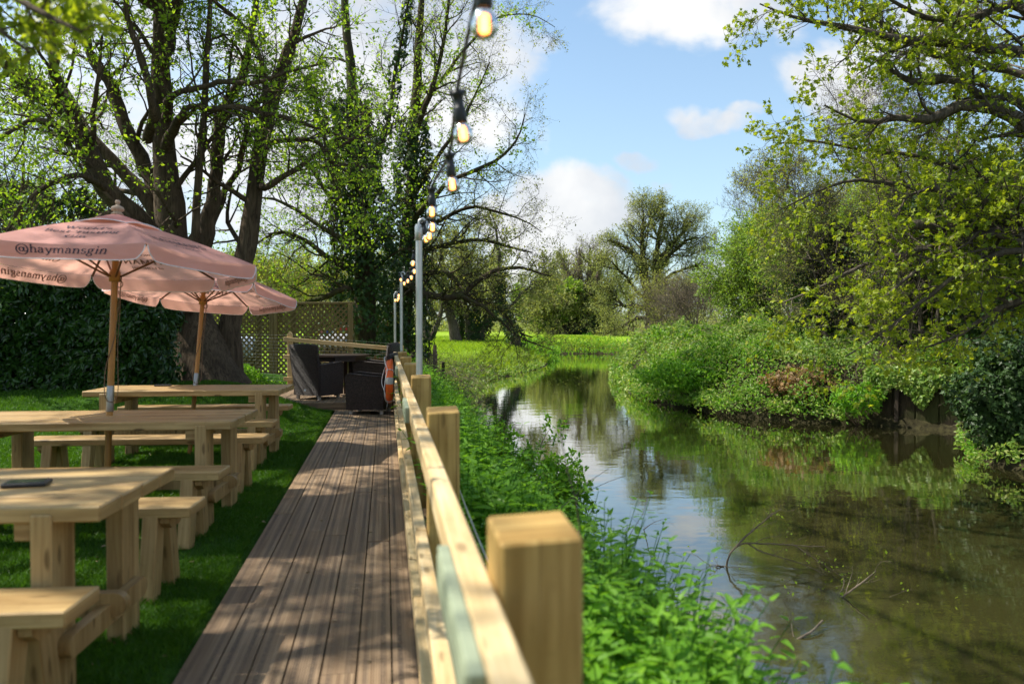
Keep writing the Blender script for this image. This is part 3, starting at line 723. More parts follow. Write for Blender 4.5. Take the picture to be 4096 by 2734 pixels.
# ------------------------------------------------------------------ parasols
n = N('pink_canvas'); o = n.n('ShaderNodeTexCoord').outputs['Object']
wv = n.noise(o, 7, 3); c = n.mix(n.map(wv, .3, .7), (.74, .375, .335), (.82, .44, .395)); c = n.mix(n.map(n.noise(o, 3.1, 5, .65), .52, .75, 0, .30), c, (.55, .30, .25))
CANVAS = n.out(n.n('ShaderNodeMixShader', {0: .47, 1: n.pr(c, .8, Normal=n.bump(n.noise(n.n('ShaderNodeMapping', {'Vector': o, 'Scale': (1, 1, 2.5)}).outputs[0], 4.5, 4, .5, 1.2), .45, .03, n.bump(n.noise(o, 400, 2), .15, .002)), **{'Specular IOR Level': .2}), 2: n.n('ShaderNodeBsdfTranslucent', {'Color': (.86, .47, .36, 1)}).outputs[0]}).outputs[0])
INK = m_plain('navy_ink', (.022, .016, .035), .8)
INK_IN = m_plain('ink_seen_through_cloth', (.20, .10, .08), .85)
PIPE = m_plain('white_piping', (.78, .76, .78), .7)
ROPE = m_plain('tan_cord', (.16, .10, .055), .85, 0, .2, 200)
WOOD_R = m_wood('rib_wood', (.10, .04, .012), (.20, .09, .03), .1, .4)
STEEL = m_plain('brushed_steel', (.30, .29, .28), .35, .9, .08, 14)
UR, UZR, UZA, VAL = 1.005, 1.92, 2.245, .125
def make_parasol(a0, first_gin):
    t = thing('parasol', 'x', 'parasol', (0, 0, 0), 0, 'pink parasols over the tables')
    A = [rad(a0 + 60 * k) for k in range(6)]
    def rib(k, v, r=UR, z0=UZA, z1=UZR): return np.array([cos(A[k % 6]) * r * v, sin(A[k % 6]) * r * v, z0 + (z1 - z0) * v ** 1.0 + .02 * sin(pi * v)])
    def surf(k, u, v, off=0.0):
        p = rib(k, v) * (1 - u) + rib(k + 1, v) * u; sag = 4 * u * (1 - u) * v
        p = p + np.array([0, 0, -.028 * sag]); am = A[k % 6] + rad(30)
        nn = np.array([cos(am) * .42, sin(am) * .42, .9]); return p + nn * off
    def val(k, u, w, off=0.0):
        """valance: w from 0 at the rim to 1 at the hem"""
        e = .055 * w ** 2; uu = e + (1 - 2 * e) * u; hem = .014 * (2 * abs(u - .5)) ** 6 * w
        am = A[k % 6] + rad(30); p = rib(k, 1.0) * (1 - uu) + rib(k + 1, 1.0) * uu + np.array([0, 0, -.028 * 4 * uu * (1 - uu) * (1 - w)])
        out = .012 + .020 * w + .010 * sin(uu * 9 + k * 2.1) * w
        return p + np.array([cos(am) * (out + off), sin(am) * (out + off), -(VAL - hem) * w])
    V = []; F = []; 
    def grid(fn, nu, nv):
        b = len(V)
        for j in range(nv + 1):
            for i in range(nu + 1): V.append(fn(i / nu, j / nv))
        for j in range(nv):
            for i in range(nu): q = b + j * (nu + 1) + i; F.append([q, q + 1, q + nu + 2, q + nu + 1])
    for k in range(6):
        grid(lambda u, v: surf(k, u, .06 + .94 * v), 12, 10); grid(lambda u, w: val(k, u, w), 18, 5)
    can = link('canopy', np_mesh('canopy', V, [i for f in F for i in f], [4] * len(F), smooth=True), t, CANVAS)
    # vent cap
    V = []; F = []
    def cap(k, u, v):
        p = rib(k, .30 * v + .02, z0=UZA + .035, z1=UZR - .03) * (1 - u) + rib(k + 1, .30 * v + .02, z0=UZA + .035, z1=UZR - .03) * u
        return p + np.array([0, 0, (.022 * (4 * u * (1 - u)) * v ** 3 - .012 * v)])
    for k in range(6): grid(lambda u, v: cap(k, u, v), 8, 4)
    cp = link('vent_cap', np_mesh('vent_cap', V, [i for f in F for i in f], [4] * len(F), smooth=True), t, CANVAS)
    mb = MB(); pts = [cap(k, u, 1.0) + np.array([0, 0, -.002]) for k in range(6) for u in np.linspace(0, 1, 9)[:-1]]
    mb.tube(pts + [pts[0]], .0035, 6, False); mb.build('piping', PIPE, cp)
    mb = MB()
    for k in range(6):
        e = [val(k, 0, w) for w in np.linspace(.12, 1, 7)] + [val(k, u, 1.0) for u in np.linspace(0, 1, 20)[1:-1]] + [val(k, 1, w) for w in np.linspace(1, .12, 7)]
        mb.tube(e, .0032, 6)
    mb.build('piping', PIPE, can)
    # lettering on both faces of the cloth
    Vq = []; Vi = []
    def put(txt, size, fn):
        Q, w = text_quads(txt)
        for q in Q:
            for side in (.0045, -.0045):
                pts = [fn(p[0] * size, p[1] * size, side) for p in q]
                if side < 0: pts.reverse()
                (Vq if side > 0 else Vi).extend(pts)
    L = UR
    for k in range(6):
        gin = (k % 2 == 0) == first_gin
        def on_panel(v0): return lambda x, y, o: (lambda v: surf(k, .5 + x / (L * v), v, o))(v0 - y / (.92 * UR))
        if gin:
            put("World's", .088, on_panel(.585)); put('Best Tasting', .085, on_panel(.71)); put('Gin', .085, on_panel(.83))
            put('@haymansgin', .088, lambda x, y, o: val(k, .5 + x / L, .62 - y / VAL, o))
        else:
            put('SINCE 1863', .036, on_panel(.62)); put("HAYMAN'S", .092, on_panel(.75)); put('of LONDON', .044, on_panel(.83))
    link('lettering', np_mesh('lettering', Vq, list(range(len(Vq))), [4] * (len(Vq) // 4)), can, INK)
    link('lettering_inside', np_mesh('lettering_inside', Vi, list(range(len(Vi))), [4] * (len(Vi) // 4)), can, INK_IN)
    for k in range(6):
        d = rib(k, 1) - rib(k, 0.03); mb = MB()
        ang = A[k]; a_ = rib(k, .03) + [0, 0, -.03]; b_ = rib(k, .985) + [0, 0, -.018]
        mb.tube([a_, (a_ + b_) / 2 + [0, 0, .0], b_], .0095, 6); rb = mb.build('rib', WOOD_R, t)
        mb = MB(); m_ = a_ * .5 + b_ * .5; mb.tube([np.array([cos(ang) * .035, sin(ang) * .035, 1.80]), m_ + [0, 0, -.01]], .008, 6); mb.build('strut', WOOD_R, rb)
    mb = MB(); mb.lathe([(.024, 1.76), (.040, 1.765), (.040, 1.835), (.034, 1.84), (.034, 1.85), (.024, 1.86)], sides=18); mb.build('hub', WOOD_V, t)
    mb = MB(); mb.lathe([(.0235, .0), (.0235, .80), (.0235, 2.20)], sides=18); mb.build('pole', WOOD_V, t)
    mb = MB(); mb.lathe([(.0250, .80), (.0262, .805), (.0262, .985), (.0250, .99)], sides=18); mb.build('sleeve', STEEL, t)
    z = UZA + .02
    mb = MB(); mb.lathe([(r_ * .8, z + (q_ - z) * .75) for r_, q_ in [(.0, z), (.052, z), (.055, z + .012), (.036, z + .026), (.034, z + .034), (.056, z + .048), (.060, z + .064), (.050, z + .082), (.026, z + .094), (.014, z + .104), (.013, z + .112), (.022, z + .124), (.024, z + .136), (.016, z + .150), (.0, z + .154)]], sides=22, caps=False); mb.build('finial', WOOD_B, t)
    mb = MB()
    lp = [(.045, 0, 1.79), (.05, -.006, 1.55), (.046, -.012, 1.30), (.058, -.015, 1.08), (.066, -.02, .95), (.052, -.03, .885), (.018, -.034, .868), (-.02, -.032, .90), (-.034, -.026, 1.0), (-.024, -.026, 1.15), (.024, -.025, 1.33), (.04, -.02, 1.50), (.056, -.012, 1.80)]
    mb.tube(spline(lp, 50), .0032, 6); mb.tube([(.04 + .024 * cos(a), -.006, 1.745 + .024 * sin(a)) for a in np.linspace(0, 2 * pi, 14)], .0035, 6)
    mb.build('cord', ROPE, t)
    return t
def place_parasol(t, p, z, lean_back, lean_right, label):
    M = T(p[0], p[1], z) @ R(-YAW) @ R(-lean_back, 'X') @ R(lean_right, 'Y')
    t.matrix_world = M; t['label'] = label
u1 = make_parasol(-53.4 + 60, True)   # panels counted from the front corner
D1 = 5.92 - .10; X1 = -2.985
place_parasol(u1, (X1 * cos(YAW) + D1 * sin(YAW), -X1 * sin(YAW) + D1 * cos(YAW)), -.01, rad(4.2), rad(.7), 'big pink parasol with dark lettering over the middle picnic table')
u2 = make_parasol(-40 + 60, True)
D2 = 8.72; X2 = -3.55
place_parasol(u2, (X2 * cos(YAW) + D2 * sin(YAW), -X2 * sin(YAW) + D2 * cos(YAW)), -.085, rad(8.0), rad(2.2), 'smaller looking pink parasol behind, over the farthest picnic table')
# ------------------------------------------------------------------ wicker seats
def m_wicker():
    n = N('dark_wicker'); uv = n.n('ShaderNodeTexCoord').outputs['UV']; s = n.n('ShaderNodeSeparateXYZ', {'Vector': uv})
    u = n.math('MULTIPLY', s.outputs[0], 2 * pi / .026); v = n.math('MULTIPLY', s.outputs[1], 2 * pi / .012)
    w = n.math('MULTIPLY', n.math('SINE', u), n.math('SINE', v)); g = n.noise(n.n('ShaderNodeTexCoord').outputs['Object'], 40, 3)
    c = n.ramp(n.math('ADD', n.math('MULTIPLY', w, .35), g), [(.2, (.016, .010, .007)), (.6, (.044, .028, .021)), (.95, (.11, .074, .056))])
    return n.out(n.pr(c, .5, Normal=n.bump(w, .9, .005), **{'Specular IOR Level': .35}))
WICK = m_wicker()
FOOT = m_plain('whitewashed_feet', (.36, .32, .27), .7, 0, .2, 30)
def make_chair():
    t = thing('wicker_armchair', 'x', 'armchair', (0, 0, 0), 0, 'dark wicker armchairs round the octagonal table')
    # local: faces +y, width along x
    mb = MB(); mb.box((.46, .56, .33), T(0, .02, .245), .02); mb.build('seat', WICK, t)
    mb = MB(); mb.box((.44, .50, .09), T(0, .06, .445), .035); mb.build('cushion', WICK, t)
    side = [(-.30, .075), (.30, .075), (.315, .40), (.31, .52)] + [(.25 + .06 * cos(a), .575 + .075 * sin(a)) for a in np.linspace(0, pi / 2, 6)] + [(.10, .635), (-.10, .615), (-.30, .60)]
    for sx in (-1, 1):
        mb = MB(); mb.prism([(y, z) for y, z in side], .085, T(sx * .265, 0, 0) @ R(pi / 2)); mb.build('arm', WICK, t)
        mb = MB(); e = [(sx * .265 + q * .043, y, z + .004) for q in (1,) for y, z in side[3:]]
        mb.tube(e, .010, 7); mb.tube([(sx * .265 - .043, y, z + .004) for y, z in side[3:]], .010, 7); mb.build('arm_braid', WICK, t)
    # curved reclining back
    V = []; F = []; nu, nv = 14, 12
    for face in (0, 1):
        for j in range(nv + 1):
            for i in range(nu + 1):
                u = i / nu * 2 - 1; v = j / nv; z = .075 + v * (.865 + .025 * (1 - u * u) - .0)
                y = -.30 - .115 * v - (.035 * (1 - u * u)) * v + (.055 if face else 0)
                V.append((u * (.285 + .035 * v), y, z))
    off = (nu + 1) * (nv + 1); UVs = []
    def quad(a, b, c, d):
        F.append([a, b, c, d]); UVs.extend([(V[q][0] + V[q][1], V[q][2]) for q in (a, b, c, d)])
    for j in range(nv):
        for i in range(nu):
            q = j * (nu + 1) + i; quad(q, q + 1, q + nu + 2, q + nu + 1); quad(off + q, off + q + nu + 1, off + q + nu + 2, off + q + 1)
    for i in range(nu): q = nv * (nu + 1) + i; quad(q, q + 1, off + q + 1, off + q)
    for j in range(nv):
        q = j * (nu + 1); quad(q, q + nu + 1, off + q + nu + 1, off + q); q += nu; quad(q, off + q, off + q + nu + 1, q + nu + 1)
    link('backrest', np_mesh('backrest', V, [i for f in F for i in f], [4] * len(F), uv=UVs, smooth=True), t, WICK)
    mb = MB(); top = [(V[nv * (nu + 1) + i][0], V[nv * (nu + 1) + i][1] + .027, V[nv * (nu + 1) + i][2] + .004) for i in range(nu + 1)]
    mb.tube(top, .020, 8); mb.build('back_braid', WICK, t)
    for sx in (-1, 1):
        for sy in (-1, 1):
            mb = MB(); mb.box((.05, .05, .085), T(sx * .24, sy * .25 - .01, .042), .004); mb.build('foot', FOOT, t)
    mb = MB(); mb.box((.042, .004, .032), T(-.02, -.332, .17), .001); o = mb.build('label_tag', m_plain('woven_tag', (.30, .36, .40), .6), t)
    return t
ch = make_chair()
def wdir(a): return -YAW - a
pA = at(1275, 1588, 14.25); pB = at(1500, 1588, 15.0); pC = at(1478, 1640, 13.05)
for i, (p, z, rz, lb) in enumerate(((pA, .125, -YAW - rad(28), 'dark wicker armchair with its back turned, left of the octagonal table'),
                                    (pB, .125, -YAW + rad(78), 'dark wicker armchair facing the octagonal table from the fence side'),
                                    (pC, .0, -YAW + rad(86), 'dark wicker armchair on the lower deck beside the orange lifebuoy'))):
    o = ch if i == 0 else copy_tree(ch)
    o.location = (p[0], p[1], z); o.rotation_euler = (0, 0, rz); o['label'] = lb
DARKW = m_wood('dark_stained_teak', (.020, .012, .009), (.050, .033, .026), .1, .35)
p = at(1366, 1560, 15.0)
t = thing('octagonal_table', 'dark octagonal table between the wicker armchairs on the raised platform', 'table', (p[0], p[1], .125), rad(12))
oc = lambda r: [(r * cos(rad(22.5 + 45 * k)), r * sin(rad(22.5 + 45 * k))) for k in range(8)]
mb = MB(); M = R(pi / 2, 'X')
mb.prism(oc(.53), .035, T(0, 0, .738) @ M); mb.build('tabletop', DARKW, t)
mb = MB(); mb.prism(oc(.47), .08, T(0, 0, .68) @ M); mb.build('apron', DARKW, t)
for k in range(4):
    a = rad(45 + 90 * k + 10); mb = MB(); mb.box((.075, .075, .64), T(.20 * cos(a), .20 * sin(a), .32) @ R(a), .006); mb.build('leg', DARKW, t)
# ------------------------------------------------------------------ lifebuoy
ORANGE = m_plain('orange_plastic', (.85, .13, .015), .42, 0, .06, 5)
TAPE = m_plain('grey_tape', (.42, .40, .37), .45, .2, .08, 30)
WROPE = m_plain('white_rope', (.62, .58, .56), .8, 0, .12, 90)
c = np.array([.055, 13.0, .545])
t = thing('lifebuoy', 'orange ring lifebuoy with white rope hung on the fence rail', 'lifebuoy', c)
mb = MB(); Rm, ry, rz_ = .305, .072, .060
V = []; F = []; nu, nv = 48, 16
for i in range(nu):
    a = 2 * pi * i / nu
    for k in range(nv):
        b = 2 * pi * k / nv; r = Rm + ry * cos(b); V.append((rz_ * sin(b), r * sin(a), r * cos(a)))
for i in range(nu):
    for k in range(nv): F.append([i * nv + k, ((i + 1) % nu) * nv + k, ((i + 1) % nu) * nv + (k + 1) % nv, i * nv + (k + 1) % nv])
link('ring', np_mesh('ring', V, [i for f in F for i in f], [4] * len(F), smooth=True), t, ORANGE)
for a0 in (0, 90, 180, 270):
    V = []; F = []
    for i in range(5):
        a = rad(a0 - 88 + (i - 2) * 4.2)
        for k in range(nv):
            b = 2 * pi * k / nv; r = Rm + (ry + .003) * cos(b); V.append(((rz_ + .003) * sin(b), r * sin(a), r * cos(a)))
    for i in range(4):
        for k in range(nv): F.append([i * nv + k, (i + 1) * nv + k, (i + 1) * nv + (k + 1) % nv, i * nv + (k + 1) % nv])
    link('band', np_mesh('band', V, [i for f in F for i in f], [4] * len(F), smooth=True), t, TAPE)
mb = MB()
for a0 in (-150, -60, 30, 120):
    pts = []
    for s_ in np.linspace(0, 1, 15):
        a = rad(a0 + 90 * s_); bul = sin(pi * s_); r = Rm + ry + .008 + .035 * bul
        pts.append((-.03 - .05 * bul * (1 if a0 in (-150, -60) else .4), r * sin(a), r * cos(a) - .05 * bul))
    mb.tube(pts, .0065, 6)
for a in (-150, -60, 30, 120):
    a = rad(a); mb.tube([((rz_ + .007) * sin(b), (Rm + (ry + .007) * cos(b)) * sin(a), (Rm + (ry + .007) * cos(b)) * cos(a)) for b in np.linspace(0, 2 * pi, 15)], .006, 6)
lp = [(-.055, -.15, .25), (-.10, -.22, .12), (-.12, -.26, -.02), (-.09, -.30, -.12), (-.07, -.33, -.18), (-.065, -.30, -.25), (-.05, -.2, -.31)]
mb.tube(spline(lp, 24), .006, 6); mb.build('rope', WROPE, t)
mb = MB(); mb.box((.03, .06, .05), T(.0, -.02, .375), .008); mb.build('clip', BLACK, t)
# ------------------------------------------------------------------ trellis, end fence, dark fence, shed
def frame_m(p0, p1):
    d = np.array(p1[:2]) - np.array(p0[:2]); L = float(np.linalg.norm(d)); a = math.atan2(d[1], d[0]); return L, a
def clip_seg(x0, z0, dx, dz, W, H):
    lo, hi = -1e9, 1e9
    for p_, d_, m_ in ((x0, dx, W), (z0, dz, H)):
        a, b = (0 - p_) / d_, (m_ - p_) / d_
        lo = max(lo, min(a, b)); hi = min(hi, max(a, b))
    return lo, hi
TRP = [at(700, 1300, 17.9), at(1098, 1300, 17.55), at(1414, 1300, 17.3)]
for i, lb in enumerate(('wooden lattice trellis panel behind the tree trunk', 'wooden lattice trellis panel behind the octagonal table')):
    L, a = frame_m(TRP[i], TRP[i + 1]); b = TRP[i]; gz = float(ground_z(b[0], b[1])) - .03
    t = thing('trellis', lb, 'trellis', (b[0], b[1], 0), a, 'lattice trellis panels behind the deck end')
    top = at(1400, 1216, 17.3)[2]; z0 = .06; H = top - z0
    mb = MB(); ld = MB()
    for sg, off, m_ in ((1, -.008, mb), (-1, .008, mb)):
        n_ = int((L + H) / .125) + 2
        for k in range(n_):
            x0 = -H + k * .125 if sg > 0 else k * .125
            lo, hi = clip_seg(x0, 0, 1 * sg * .7071, .7071, L, H)
            if hi - lo < .05: continue
            mx = x0 + sg * .7071 * (lo + hi) / 2; mz = .7071 * (lo + hi) / 2
            m_.box((hi - lo, .010, .042), T(mx, off, z0 + mz) @ R(-sg * pi / 4, 'Y'), .001)
    mb.build('lattice', WOOD_G, t)
    for x in ([.045, L - .045] if i == 0 else [.05, L - .05]):
        mb = MB(); mb.box((.085, .06, top - gz + .0), T(x, -.045, (top + gz) / 2), .004); mb.build('post', WOOD_G, t)
    for x in ([L - .38] if i == 0 else [.42]):
        mb = MB(); mb.box((.085, .06, top - .16 - gz), T(x, .050, (top - .16 + gz) / 2), .004); mb.build('post', WOOD_G, t)
    mb = MB(); mb.box((L, .10, .045), T(L / 2, -.02, top + .024), .004); mb.box((L - .18, .03, .05), T(L / 2, -.032, z0), .004); mb.build('capping', WOOD_G, t)
eA = at(1160, 1360, 16.6); eB = np.array([.13, 16.9, 0])
L, a = frame_m(eA, eB)
t = thing('end_fence', 'softwood rail fence with wire mesh across the far end of the deck', 'fence', (eA[0], eA[1], 0), a)
gz = float(ground_z(eA[0], eA[1])) - .15
mb = MB(); mb.box((.10, .10, 1.25 - gz), T(0, 0, (1.25 + gz) / 2), .005); mb.lathe([(.07, 1.25), (.012, 1.32)], R(0), 4) if False else None
mb.prism([(-.05, 1.25), (.05, 1.25), (0, 1.31)], .10); mb.build('post', WOOD_F, t)
for zl, zr in ((1.145, .955), (.78, .60), (.32, .25)):
    mb = MB(); d = math.atan2(zr - zl, L); mb.box((L + .12, .04, .085), T(L / 2 - .06, -.072, (zl + zr) / 2) @ R(-d, 'Y'), .004); mb.build('rail', WOOD_F, t)
mb = MB()
for k in range(15):
    z = .22 + .062 * k; mb.tube([(-2.6, .06, z + .20), (0, -.055, z + .03 + .1 * z), (L, -.055, z - .04)], .0011, 4, False)
for k in range(40):
    x = -2.4 + .12 * k
    if x < L: mb.tube([(x, -.05 if x > 0 else .05, .2), (x, -.05 if x > 0 else .05, 1.12 - .17 * max(x, 0) / L)], .0008, 4, False)
mb.build('wire_mesh', GALV, t)
# dark close-boarded fence behind the hedge end
dA = at(430, 1400, 15.2); dB = at(800, 1400, 15.8); L, a = frame_m(dA, dB)
t = thing('dark_board_fence', 'dark horizontal board fence in the gap between hedge and tree', 'fence', (dA[0], dA[1], 0), a)
mb = MB()
for k in range(11): mb.box((L, .02, .145), T(L / 2, 0, .3 + .15 * k) @ R(.06, 'X'), .003)
mb.build('board_panel', WOOD_D, t)
for x in (.3, L - .9): mb = MB(); mb.box((.09, .09, 1.9), T(x, -.06, 1.0), .004); mb.build('post', WOOD_D, t)
# shed
sA = at(1395, 1340, 26.0); t = thing('shed', 'small brown wooden shed with a grey felt roof behind the trellis', 'shed', (sA[0], sA[1], 0), -YAW)
mb = MB()
for k in range(12): mb.box((1.5, .025, .142), T(.75, 0, .07 + .145 * k), .003)
mb.box((.025, 1.6, 1.74), T(.01, .82, .87), .003); mb.box((.025, 1.6, 1.74), T(1.49, .82, .87), .003); mb.build('wall', WOOD_S, t)
mb = MB(); mb.box((1.75, 2.0, .05), T(.75, .8, 1.86) @ R(-.16, 'Y'), .006); mb.build('roof', m_plain('grey_felt', (.24, .25, .26), .9, 0, .25, 60), t)
mb = MB(); mb.box((.42, .03, 1.4), T(.95, -.028, .76), .004); d_ = mb.build('door', WOOD_S, t)
mb = MB(); mb.box((.03, .03, .16), T(.80, -.055, .80), .004); mb.build('handle', BLACK, d_)
mb = MB(); mb.box((.30, .02, .55), T(.32, -.022, 1.02), .003); w_ = mb.build('window', m_plain('dusty_pane', (.35, .36, .36), .3), t)
mb = MB()
for x, z, sx, sz in ((.32, 1.31, .38, .04), (.32, .73, .38, .04), (.15, 1.02, .04, .55), (.49, 1.02, .04, .55)): mb.box((sx, .03, sz), T(x, -.028, z), .003)
mb.build('frame', WOOD_G, w_)
# things glimpsed through the lattice
def mat_c(nm, c): return m_plain(nm, c, .5, 0, .05, 9)
b0 = at(1268, 1318, 19.2); b1 = at(1404, 1290, 19.0)
t = thing('bunting', 'line of small coloured pennants glimpsed through the trellis', 'bunting', b0)
cols = [('white_cloth', (.7, .7, .7)), ('red_cloth', (.55, .02, .02)), ('teal_cloth', (.03, .30, .34)), ('blue_cloth', (.03, .07, .35)), ('yellow_cloth', (.65, .50, .03)), ('green_cloth', (.05, .35, .06)), ('pink_cloth', (.6, .2, .22))]
cm = [mat_c(*c) for c in cols]
mb = MB(); mb.tube([(b1 - b0) * q + [0, 0, -.08 * 4 * q * (1 - q)] for q in np.linspace(0, 1, 14)], .004, 5); mb.build('cord', WROPE, t)
for k in range(11):
    q = (k + .5) / 11; p = (b1 - b0) * q + np.array([0, 0, -.08 * 4 * q * (1 - q)])
    mb = MB(); mb.prism([(-.035, 0), (.035, 0), (.03, -.10), (0, -.13), (-.03, -.10)], .004, T(*p) @ R(rad(float(RNG.uniform(-25, 25))))); mb.build('pennant', cm[[4, 6, 5, 3, 2, 0, 4, 1, 2, 1, 0][k]], t)
def tarp(px0, py0, px1, py1, d, mat, label):
    p = at((px0 + px1) / 2, py1, d); q = at(px1, py0, d); w = (px1 - px0) * d / F_PX; h = (py1 - py0) * d / F_PX
    t = thing('sheet_cover', label, 'cover', (p[0], p[1], p[2]), -YAW)
    V = []; F = []; nu, nv = 16, 10
    for j in range(nv + 1):
        for i in range(nu + 1):
            u = i / nu * 2 - 1; v = j / nv
            V.append((u * w / 2, .25 * (v ** 3) + .03 * sin(u * 11 + v * 4) * (1 - v) - .2, h * min(1.0, v * 1.25) * (1 - .12 * u * u) + .012 * sin(u * 17)))
    for j in range(nv):
        for i in range(nu): q = j * (nu + 1) + i; F.append([q, q + 1, q + nu + 2, q + nu + 1])
    link('sheet', np_mesh('sheet', V, [i for f in F for i in f], [4] * 160, smooth=True), t, mat)
    mb = MB(); mb.box((w * .8, .3, h * .8 + p[2]), T(0, .1, (h * .7 - p[2]) / 2 - .02), .02); mb.build('frame', WOOD_D, t)
tarp(945, 1345, 1025, 1425, 18.9, m_plain('pale_blue_sheet', (.42, .50, .62), .35, 0, .35, 7), 'pale blue and white sheeting glimpsed low through the lattice by the trunk')
tarp(1282, 1330, 1392, 1385, 19.6, m_plain('pale_grey_sheet', (.42, .42, .43), .5, 0, .2, 7), 'pale grey sheeting glimpsed through the lattice behind the octagonal table')
# low weathered fence and stake on the far part of the left bank
fA = at(1630, 1420, 24.0); fB = at(1752, 1428, 26.0)
gzA = float(ground_z(fA[0], fA[1])); L, a = frame_m(fA, fB)
t = thing('picket_fence', 'low weathered picket fence on the bank beyond the deck', 'fence', (fA[0], fA[1], gzA), a)
mb = MB()
for k in range(int(L / .13)):
    mb.box((.075, .02, .72 + .05 * float(RNG.normal())), T(.06 + .13 * k, 0, .36) @ R(float(RNG.normal()) * .05, 'Y'), .003)
mb.build('pickets', WOOD_O, t)
for z in (.2, .58): mb = MB(); mb.box((L, .04, .06), T(L / 2, .035, z), .003); mb.build('rail', WOOD_O, t)
for x in (.05, L - .05): mb = MB(); mb.box((.09, .09, 1.0), T(x, .09, .4), .004); mb.build('post', WOOD_O, t)
sp = at(1773, 1432, 26.5); gz = float(ground_z(sp[0], sp[1]))
t = thing('fence_stake', 'lone dark wooden stake with a slanting brace on the bank', 'stake', (sp[0], sp[1], gz))
mb = MB(); mb.box((.10, .10, 1.0), T(0, 0, .35), .01); mb.build('post', WOOD_D, t)
mb = MB(); mb.tube([(-.55, -.1, .02), (-.03, -.03, .42)], .025, 7); mb.build('brace', WOOD_O, t)
# retaining wall on the right bank
wA = gp(3470, 1700, -1.0); wB = gp(3850, 1727, -1.0); L, a = frame_m(wA, wB)
t = thing('river_wall', 'dark mossy retaining wall rising from the water on the opposite bank', 'wall', (wA[0], wA[1], -1.0), a)
WALL = m_bark('damp_wall', (.016, .013, .008), (.040, .031, .018), .5, (.030, .036, .010))
mb = MB()
for k in range(4): mb.box((L / 4 - .004, .4, 1.45), T(L / 4 * (k + .5), .42, .52), .03)
mb.build('panel', WALL, t)
mb = MB(); mb.box((.10, .10, 1.35), T(L * .3, .20, .42), .01); mb.build('pile', WOOD_D, t)
# ------------------------------------------------------------------ trees with limbs laid out one by one
def L4(specs, K=20, rough=.16, rng=RNG):
    P = []; Rr = []
    for sp in specs:
        d = sp[0][2]; rows = []
        for q in sp:
            if len(q) == 4: d = q[2]; r = q[3]
            else: r = q[2]
            rows.append([*at(q[0], q[1], d), r])
        c = spline(rows, K); w = rng.normal(size=(K, 3)); w = (w + np.roll(w, 1, 0) + np.roll(w, -1, 0)) / 3; w[0] = 0
        r = np.maximum(c[:, 3], .004); P.append(c[:, :3] + w * np.minimum(r, .12)[:, None] * rough * 2.2); Rr.append(r * (1 + .05 * rng.normal(size=K)))
    return np.array(P), np.array(Rr)
def stack(*b):
    return np.concatenate([x[0] for x in b]), np.concatenate([x[1] for x in b])
def lv(tw, n, size, tpl, mat, part='crown', rng=RNG, **kw):
    return (lambda o: leaves_on(tw[0], tw[1], n, size, tpl, part, o, rng=rng, **kw), mat, part)
def ivy_wrap(P, Rr, n, rad0, size, mat, rng, part='ivy', t=(0, 1.0), grow_out=None):
    """leaves hugging a set of limbs at a ragged distance"""
    m, K, _ = P.shape; pi_ = rng.integers(0, m, n); tt = rng.uniform(t[0], t[1], n) * (K - 1) * .999; i = tt.astype(int); w = (tt - i)[:, None]
    B = P[pi_, i] * (1 - w) + P[pi_, i + 1] * w; tg = nrm(P[pi_, i + 1] - P[pi_, i]); u = nrm(np.cross(tg, rng.normal(size=(n, 3))))
    h = tt / (K - 1); rr = (rad0[0] + (rad0[1] - rad0[0]) * h) * (.72 + .35 * np.sin(h * 23 + pi_ * 1.7 + u[:, 0] * 3) ** 2) * rng.uniform(.65, 1.12, n)
    pos = B + u * (rr + Rr[pi_, i])[:, None]; D = nrm(np.array([0, 0, -1.0]) + rng.normal(size=(n, 3)) * .6); Nn = nrm(u + np.array([0, 0, .35]) + rng.normal(size=(n, 3)) * .35)
    sz = rng.uniform(size[0], size[1], n)
    return (lambda o: leaf_mesh(part, pos, D, Nn, sz, IVY, rng, o), mat, part)
rg = np.random.default_rng(5)
